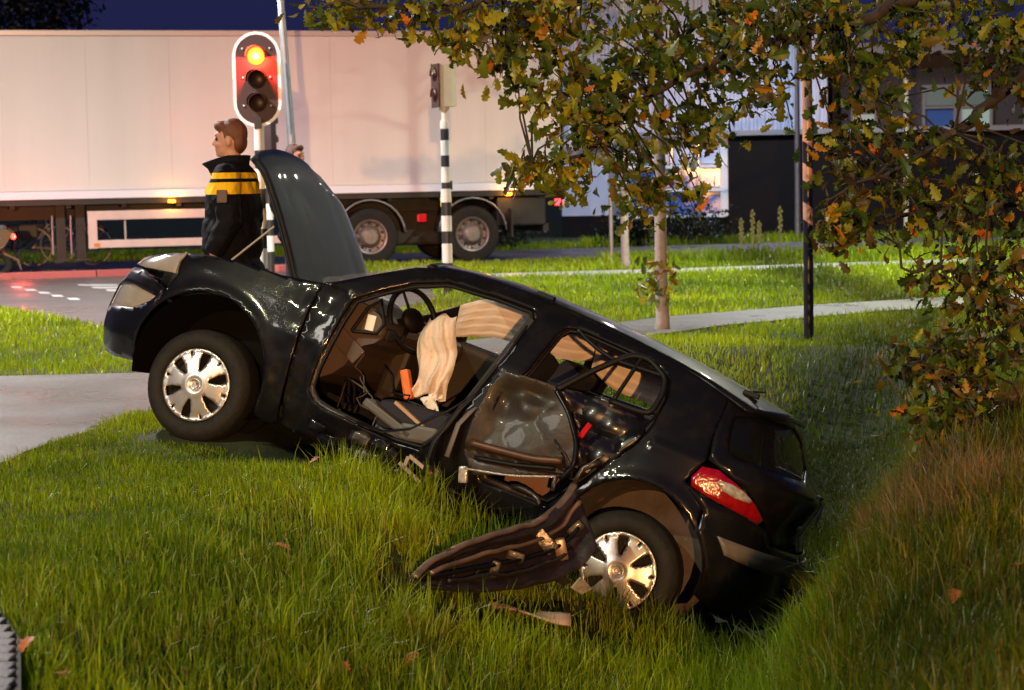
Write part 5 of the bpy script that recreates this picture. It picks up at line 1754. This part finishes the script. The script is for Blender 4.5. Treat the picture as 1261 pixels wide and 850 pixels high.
groups = [
    (strip, 13, .05, .105, W_gold),
    (px_sample([(590, -20), (720, -20), (765, 120), (745, 205), (700, 178), (650, 130), (600, 70)], 56, 10.7, 11.6, GAPS), 15, .085, .11, W_gold),
    (px_sample([(720, -20), (1010, -20), (1012, 125), (985, 150), (900, 185), (860, 240), (800, 258), (740, 245), (760, 120)], 92, 10.9, 12.8, GAPS), 15, .10, .11, W_green),
    (px_sample([(1000, -20), (1280, -20), (1280, 110), (1150, 120), (1090, 100), (1010, 130)], 58, 11.0, 12.6, GAPS), 15, .10, .11, W_green),
    (px_sample([(1012, 180), (1060, 115), (1150, 100), (1280, 100), (1280, 335), (1190, 330), (1130, 285), (1090, 310), (1040, 255)], 62, 10.7, 11.9, GAPS), 13, .09, .105, W_brown),
    (px_sample([(1000, 245), (1040, 230), (1065, 290), (1015, 300)], 9, 10.9, 11.3), 15, .07, .10, W_brown),
    (px_sample([(1105, 335), (1280, 325), (1280, 420), (1200, 372)], 26, 10.4, 10.9), 12, .08, .10, W_brown),
    (px_sample([(1090, 440), (1160, 395), (1280, 380), (1280, 570), (1190, 545), (1115, 500)], 50, 10.0, 10.9), 13, .09, .095, W_brown),
    (px_sample([(612, 200), (700, 188), (745, 228), (690, 240), (640, 225)], 11, 11.0, 11.3), 14, .055, .105, W_gold),
    (px_sample([(740, 225), (860, 225), (850, 262), (770, 268)], 7, 11.0, 11.8), 12, .07, .10, W_gold),
]
allP, allR, allS, allC, allK = [], [], [], [], []
tw = MB()
for cen, per, spr, size, w in groups:
    P, Rm, S_, C_, cs = leaves_from(cen, per, spr, size, w)
    allP.append(P); allR.append(Rm); allS.append(S_); allC.append(C_); allK.append(cs)
    for c in cen:
        i = np.linalg.norm(nodes - c, axis=1).argmin()
        a = nodes[i]
        mid = (a + c) / 2 + rng.normal(size=3) * .03 + np.array([0, 0, .03])
        tw.tube([tuple(a - OAK), tuple(mid - OAK), tuple(c - OAK), tuple(c + (c - mid) * .35 - OAK)], [.008, .006, .004, .002], 5, False)
o = tw.build('twigs', m_bark, oak)
o['kind'] = 'stuff'
P, Rm, S_, C_, K_ = map(np.concatenate, (allP, allR, allS, allC, allK))
v = P - CAMP
dep = v @ FWD
pxs = CX + FPX * (v @ RGT) / dep
pys = CY - FPX * (v @ UPV) / dep
vis = (pxs > 10) & (pxs < 1250) & (pys > 5) & (pys < 560)
score = np.where(vis, dep - .8 * (S_ / .1), 99)
pick = np.argsort(score)[:296]
rest = np.ones(len(P), bool)
rest[pick] = False
V, Fa, Cc = merge_leaves(P[rest], Rm[rest], S_[rest], C_[rest], OAK)
cr = big_mesh('crown', V, Fa, Cc, m_leaf, oak, 'stuff')
leaf_me = {}
for i in pick:
    k = int(K_[i])
    if k not in leaf_me:
        o = big_mesh('leaf', LV, LFc, np.repeat(PAL[k][None], len(LV), 0), m_leaf, oak)
        leaf_me[k] = o.data
    else:
        o = bpy.data.objects.new('leaf', leaf_me[k])
        COL.objects.link(o)
        o.parent = oak
    s_ = float(S_[i])
    M = Matrix([[*(Rm[i][r_] * s_), P[i][r_] - OAK[r_]] for r_ in range(3)] + [[0, 0, 0, 1]])
    o.matrix_local = M

# young tree on the verge, its pale trunk sprouting leaves
def young_tree(px, py, D, width, label, sprout, top_y=-120, lean=0):
    b = at(px, py, D)
    base = np.array([b[0], D, 0.0])
    t = tag(empty('young_tree', tuple(base)), label, 'tree', 'young verge trees')
    zt = at(px, top_y, D)[2]
    MB().tube([(0, 0, -.1), (0.01, 0, .12), (.0, 0, .4), (lean * .4, 0, zt * .5), (lean, 0, zt)], [width * .65, width * .55, width * .48, width * .44, width * .3], 14).build('trunk', m_bark2, t, smooth=True)
    lim = MB()
    cen = []
    for k in range(14):
        z = zt * (.72 + .28 * k / 14)
        a = rng.uniform(0, 6.28)
        r_ = rng.uniform(.4, .9)
        e = np.array([lean + r_ * math.cos(a), r_ * math.sin(a), z + rng.uniform(.2, .5)])
        MB().tube([(lean * z / zt, 0, z), tuple((e + np.array([lean, 0, z])) / 2 + np.array([0, 0, .1])), tuple(e)], [.025, .016, .007], 6).build('limb', m_bark2, t, smooth=True)
        cen += [base + e + rng.normal(size=3) * .2 for _ in range(3)]
    for (sx, sy) in sprout:
        cen.append(at(sx, sy, D + rng.uniform(-.12, .12)))
    P, Rm, S_, C_, cs = leaves_from(np.array(cen), 16, .07, .105, W_gold)
    V, Fa, Cc = merge_leaves(P, Rm, S_, C_, base)
    big_mesh('crown', V, Fa, Cc, m_leaf, t, 'stuff')
    return t
b = atz(815, 408, 0)
young_tree(815, 408, b[1], .118, 'young tree with pale pinkish trunk standing behind the wreck roof', [(808, 322), (800, 345), (818, 352), (795, 352), (812, 338), (824, 330), (805, 360)])
young_tree(769, 268, 31.0, .13, 'farther thin tree left of the pale trunk, before the glazing', [(770, 250), (765, 235)])

# small twig with leaves sticking out left of the pale trunk is part of that tree: simple bush forms behind
m_dark = leaf_material('dark_bush_leaf')
def bush(name, px0, px1, py0, py1, D, dep_, label, n, size, col, cat='bush', group=None):
    a, b_ = at(px0, py1, D), at(px1, py0, D)
    cx = (a[0] + b_[0]) / 2
    t = tag(empty(name, (cx, D + dep_ / 2, 0)), label, cat, group)
    w, h0, h1 = (b_[0] - a[0]) / 2, max(.0, a[2]), b_[2]
    cen = []
    for _ in range(n // 12):
        u = rng.normal(size=3); u /= np.linalg.norm(u)
        r_ = rng.uniform(.45, 1) ** .5
        cen.append([u[0] * r_ * w, u[1] * r_ * dep_ / 2, h0 + (h1 - h0) * (.5 + .5 * u[2] * r_)])
    cen = np.array(cen)
    idx = np.repeat(np.arange(len(cen)), 12)
    P = cen[idx] + rng.normal(size=(len(idx), 3)) * size * 1.6
    Rm = rand_rot(len(P), .2)
    S_ = size * rng.uniform(.6, 1.3, len(P))
    C_ = np.array(col) * rng.uniform(.6, 1.5, (len(P), 1))
    V, Fa, Cc = merge_leaves(P, Rm, S_, C_, np.zeros(3))
    big_mesh('foliage', V, Fa, Cc, m_dark, t, 'stuff')
    st = MB()
    for k in range(7):
        an = rng.uniform(0, 6.28)
        st.tube([(.1 * math.cos(an), .1 * math.sin(an), -.05), (w * .5 * math.cos(an), dep_ * .25 * math.sin(an), h0 + (h1 - h0) * .7)], [.03, .01], 5)
    o = st.build('stems', m_bark, t)
    o['kind'] = 'stuff'
    return t
HG = (.012, .016, .008)
bush('hedge_bush', 745, 815, 268, 312, 41, 1.2, 'dark round bush under the glazing, left of the pale trunk', 1500, .09, HG, group='dark bushes by the wall')
bush('hedge_bush', 810, 905, 262, 310, 42, 1.4, 'dark wide bush at the foot of the brick wall corner', 1800, .09, HG, group='dark bushes by the wall')
bush('hedge_bush', 590, 655, 250, 318, 40.5, 1.2, 'grey green shrub visible beneath the rear of the trailer', 1200, .09, (.035, .045, .03), group='dark bushes by the wall')
bush('far_tree_top', -60, 84, -60, 60, 58, 3.0, 'black tree crown above the trailer at the upper left corner', 2600, .22, (.006, .008, .006), 'tree')

# weeds on the far verge
m_weed = mat('dry_weed', (.20, .20, .07), .8)
for k, (px, py, ht) in enumerate(((912, 306, .5), (926, 304, .62), (934, 305, .45), (960, 306, .66))):
    D = 36.5
    b = at(px, py, D)
    w = tag(empty('weed_stalk', (b[0], D, 0)), ['leftmost', 'second', 'third', 'rightmost'][k] + ' of the tall dry weed stalks before the brick wall', 'weed', 'weed stalks')
    MB().tube([(0, 0, 0), (.01, 0, ht * .6), (.02, 0, ht * 1.3)], [.02, .014, .006], 6).build('stem', m_weed, w)
    s_ = MB()
    for j in range(16):
        z = ht * (.5 + .8 * j / 16)
        a = j * 2.4
        s_.ellipsoid((.015 + .03 * math.cos(a), .03 * math.sin(a), z), (.022, .022, .035), 6, 4)
    s_.build('seed_head', m_weed, w)

# bare reddish shrub at the ditch
m_twig = mat('reddish_twig', (.10, .045, .03), .7)
b = at(1140, 545, 10.6)
sb = tag(empty('bare_shrub', (b[0], b[1], float(ground_z(b[0], b[1])))), 'bare reddish shrub stems leaning over the dark ditch', 'shrub')
for (x0, y0, x1, y1) in ((1150, 560, 1092, 462), (1150, 560, 1180, 500), (1128, 510, 1160, 470), (1170, 570, 1215, 470)):
    a, c = at(x0, y0, 10.6) - np.array(sb.location), at(x1, y1, 10.5) - np.array(sb.location)
    MB().tube([tuple(a), tuple((a + c) / 2 + np.array([.02, 0, .01])), tuple(c)], [.008, .006, .003], 6).build('twig', m_twig, sb, smooth=True)

# ------------------------------------------------------------------ grass
def grass_mat(name, rough=.42, trans=.35):
    m = leaf_material(name)
    b = m.node_tree.nodes['Principled BSDF']
    b.inputs['Roughness'].default_value = rough
    m.node_tree.nodes['Mix Shader'].inputs[0].default_value = trans
    return m
m_grass = grass_mat('wet_grass')

def blades(X, Y, H_, W_, C_, lean=.45, z=None):
    n = len(X)
    Z = ground_z(X, Y) if z is None else z
    a = rng.uniform(0, 2 * np.pi, n)
    la = rng.uniform(0, 2 * np.pi, n)
    ln = np.abs(rng.normal(0, lean, n)) * H_
    dx, dy = np.cos(la) * ln, np.sin(la) * ln
    wx, wy = np.cos(a) * W_ / 2, np.sin(a) * W_ / 2
    V = np.empty((n, 5, 3))
    V[:, 0] = np.stack([X - wx, Y - wy, Z - .01], 1)
    V[:, 1] = np.stack([X + wx, Y + wy, Z - .01], 1)
    V[:, 2] = np.stack([X - wx * .8 + dx * .35, Y - wy * .8 + dy * .35, Z + H_ * .55], 1)
    V[:, 3] = np.stack([X + wx * .8 + dx * .35, Y + wy * .8 + dy * .35, Z + H_ * .55], 1)
    V[:, 4] = np.stack([X + dx, Y + dy, Z + H_ * np.clip(1 - .35 * (ln / np.maximum(H_, .01)) ** 2, .35, 1)], 1)
    base = (np.arange(n) * 5)[:, None]
    F_ = np.concatenate([base + np.array([0, 1, 3]), base + np.array([0, 3, 2]), base + np.array([2, 3, 4])], 0)
    return V.reshape(-1, 3), F_, np.repeat(C_, 5, 0)

def keep(X, Y, paths, m_=0.0):
    pts = np.stack([X, Y], 1)
    ok = np.ones(len(X), bool)
    for p in paths:
        ok &= ~inpoly(pts, p)
    Z = ground_z(X, Y)
    P = np.stack([X, Y, Z + .1], 1) - CAR_T
    l = P @ CAR_M
    ok &= ~((l[:, 0] > -.25) & (l[:, 0] < 3.8) & (np.abs(l[:, 1]) < .84))
    ok &= ~((X > -.62) & (X < .42) & (np.abs(Y - (9.15 + .9 * (X + .1))) < .34) & (rng.random(len(X)) < .85))
    return ok

def tint(n, X, Y, bright=1.0):
    pts = np.stack([X, Y, 0 * X], 1)
    k = np.clip(.5 + .5 * vnoise(pts, .8, 2) + .35 * vnoise(pts, 3.0, 6), 0, 1)[:, None]
    g0, g1 = np.array([.085, .150, .003]), np.array([.265, .355, .004])
    c = g0 * (1 - k) + g1 * k
    wet = np.exp(-((X - ditch_x(Y)) / .75) ** 2) * sstep((Y - 10.4) / .8)      # shade of the ditch behind the car, put into the blade colour
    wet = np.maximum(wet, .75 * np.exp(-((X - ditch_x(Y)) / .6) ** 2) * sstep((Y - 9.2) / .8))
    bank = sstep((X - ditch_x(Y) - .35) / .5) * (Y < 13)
    c = c * (1 - .72 * wet)[:, None] * (1 - .5 * bank)[:, None]  # wet is the ditch shade; the bank is darkened as well
    brn = (rng.random(n) < .45 * bank)
    c[brn] = c[brn] * np.array([1.9, .95, 1.6])
    dry = (rng.random(n) < .05) & (wet < .3)
    c = c * rng.uniform(.7, 1.3, (n, 1)) * bright
    c[dry] = np.array([.26, .22, .06]) * rng.uniform(.6, 1.1, (dry.sum(), 1))
    return c

def noise2(X, Y, s_, seed):
    return vnoise(np.stack([X, Y, 0 * X], 1), s_, seed)

# near verge
N = 330000
Yn = np.sqrt(rng.uniform(5.0 ** 2, 14.5 ** 2, N))
Xn = (rng.random(N) - .5) * 2 * (.2573 * Yn + .35)
ok = keep(Xn, Yn, [CYCLE, PAVE])
Xn, Yn = Xn[ok], Yn[ok]
d = Xn - ditch_x(Yn)
wild = sstep((d + 2.6) / 1.4) * (Yn < 11) + .35 * (Yn < 8.3)
hgt = .036 + .016 * noise2(Xn, Yn, 2.2, 7) + .04 * wild + .03 * np.clip(noise2(Xn, Yn, 1.1, 9), 0, 1)
hgt = np.clip(hgt, .03, .2) * rng.uniform(.5, 1.5, len(Xn))
_l = (np.stack([Xn, Yn, ground_z(Xn, Yn)], 1) - CAR_T) @ CAR_M
flat_ = sstep((_l[:, 0] + .4) / .3) * sstep((4.1 - _l[:, 0]) / .4) * sstep((_l[:, 1] + 1.6) / .5) * sstep((1.6 - _l[:, 1]) / .4)
hgt = hgt * (1 - .62 * flat_)
tall = rng.random(len(Xn)) * (1 + 9 * flat_) < .012 * (.3 + wild)
hgt[tall] *= rng.uniform(1.6, 2.8, tall.sum())
wid = rng.uniform(.0035, .0065, len(Xn))
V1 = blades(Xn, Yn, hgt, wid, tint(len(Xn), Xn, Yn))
# rough long tufts before the wreck and along the ditch
N = 26000
tc = np.stack([rng.uniform(-.9, 2.6, 420), rng.uniform(7.0, 10.4, 420)], 1)
ti = rng.integers(0, len(tc), N)
Xt, Yt = tc[ti, 0] + rng.normal(0, .05, N), tc[ti, 1] + rng.normal(0, .05, N)
ok = keep(Xt, Yt, [CYCLE, PAVE])
Xt, Yt = Xt[ok], Yt[ok]
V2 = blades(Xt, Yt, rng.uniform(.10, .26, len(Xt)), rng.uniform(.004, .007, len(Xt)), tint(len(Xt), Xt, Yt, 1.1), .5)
VV = np.concatenate([V1[0], V2[0]]); FF = np.concatenate([V1[1], V2[1] + len(V1[0])]); CC = np.concatenate([V1[2], V2[2]])
g = big_mesh('near_grass', VV, FF, CC, m_grass)
tag(g, 'wet green grass of the near verge and ditch bank', 'grass', kind='stuff')
# far lawns
N = 150000
Yf = 14.5 * (44 / 14.5) ** rng.random(N)
Xf = (rng.random(N) - .5) * 2 * (.2573 * Yf + .5)
ok = keep(Xf, Yf, [CYCLE, FARPATH, ROAD, TRUCKROAD])
Xf, Yf = Xf[ok], Yf[ok]
sc_ = Yf / 14.5
rough_ = ((Yf > 32.2) & (Xf > 1.5)) * .16
hf = (.05 + .025 * noise2(Xf, Yf, 1.0, 5)) * rng.uniform(.6, 1.5, len(Xf)) * np.sqrt(sc_) + rough_ * rng.random(len(Xf))
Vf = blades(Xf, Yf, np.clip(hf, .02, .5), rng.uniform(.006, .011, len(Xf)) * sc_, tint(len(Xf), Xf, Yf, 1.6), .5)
g = big_mesh('far_grass', *Vf, m_grass)
tag(g, 'bright mown grass of the lawns between the paths', 'grass', kind='stuff')
# dry orange grass on the right bank
N = 9000
tc = np.stack([rng.uniform(1.6, 3.2, 330), rng.uniform(7.8, 10.8, 330)], 1)
tc = tc[vnoise(np.stack([tc[:, 0], tc[:, 1], 0 * tc[:, 0]], 1), 1.7, 12) > -.05]
ti = rng.integers(0, len(tc), N)
Xr, Yr = tc[ti, 0] + rng.normal(0, .05, N), tc[ti, 1] + rng.normal(0, .06, N)
cr_ = np.array([.30, .17, .06]) * rng.uniform(.5, 1.3, (N, 1))
Vr = blades(Xr, Yr, rng.uniform(.08, .30, N), rng.uniform(.003, .006, N), cr_, .55)
g = big_mesh('dry_grass', *Vr, m_grass)
tag(g, 'tall dry orange grass on the bank right of the ditch', 'dry grass', kind='stuff')

# fallen leaves
FL = [(490, 676, 'orange oak leaf in the grass left of the torn door'), (358, 705, 'small brown leaf in the grass below the car sill'), (431, 831, 'orange leaf at the bottom edge, left of centre'),
      (81, 831, 'orange leaf in the grass near the bottom left corner'), (23, 808, 'brown leaf on the pavers in the bottom left corner'), (1133, 604, 'pale orange leaf on the bank beside the ditch'),
      (1251, 698, 'orange leaf at the right edge on the bank'), (1173, 743, 'dull leaf low on the right bank')]
fl_me = None
for k, (px, py, lab) in enumerate(FL):
    z = 0.0
    for _ in range(8):
        p = atz(px, py, z)
        z = float(ground_z(p[0], p[1])) + .07
    if fl_me is None:
        o = big_mesh('fallen_leaf', LV, LFc, np.repeat(np.array([[.45, .13, .03]]), len(LV), 0), m_leaf)
        fl_me = o.data
    else:
        o = bpy.data.objects.new('fallen_leaf', fl_me)
        COL.objects.link(o)
    o.location = (p[0], p[1], z)
    o.rotation_euler = (rng.uniform(.1, .7), rng.uniform(-.3, .3), rng.uniform(0, 6))
    o.scale = (.09,) * 3
    tag(o, lab, 'leaf', 'fallen leaves')

for k in range(9):
    X_, Y_ = rng.uniform(-1.6, 1.0), rng.uniform(6.2, 10.0)
    o = bpy.data.objects.new('fallen_leaf', fl_me)
    COL.objects.link(o)
    o.location = (X_, Y_, float(ground_z(X_, Y_)) + .055)
    o.rotation_euler = (rng.uniform(-.5, .7), rng.uniform(-.4, .4), rng.uniform(0, 6))
    o.scale = (rng.uniform(.05, .085),) * 3
    tag(o, 'small brown oak leaf among the blades of the near grass', 'leaf', 'scattered leaf litter')
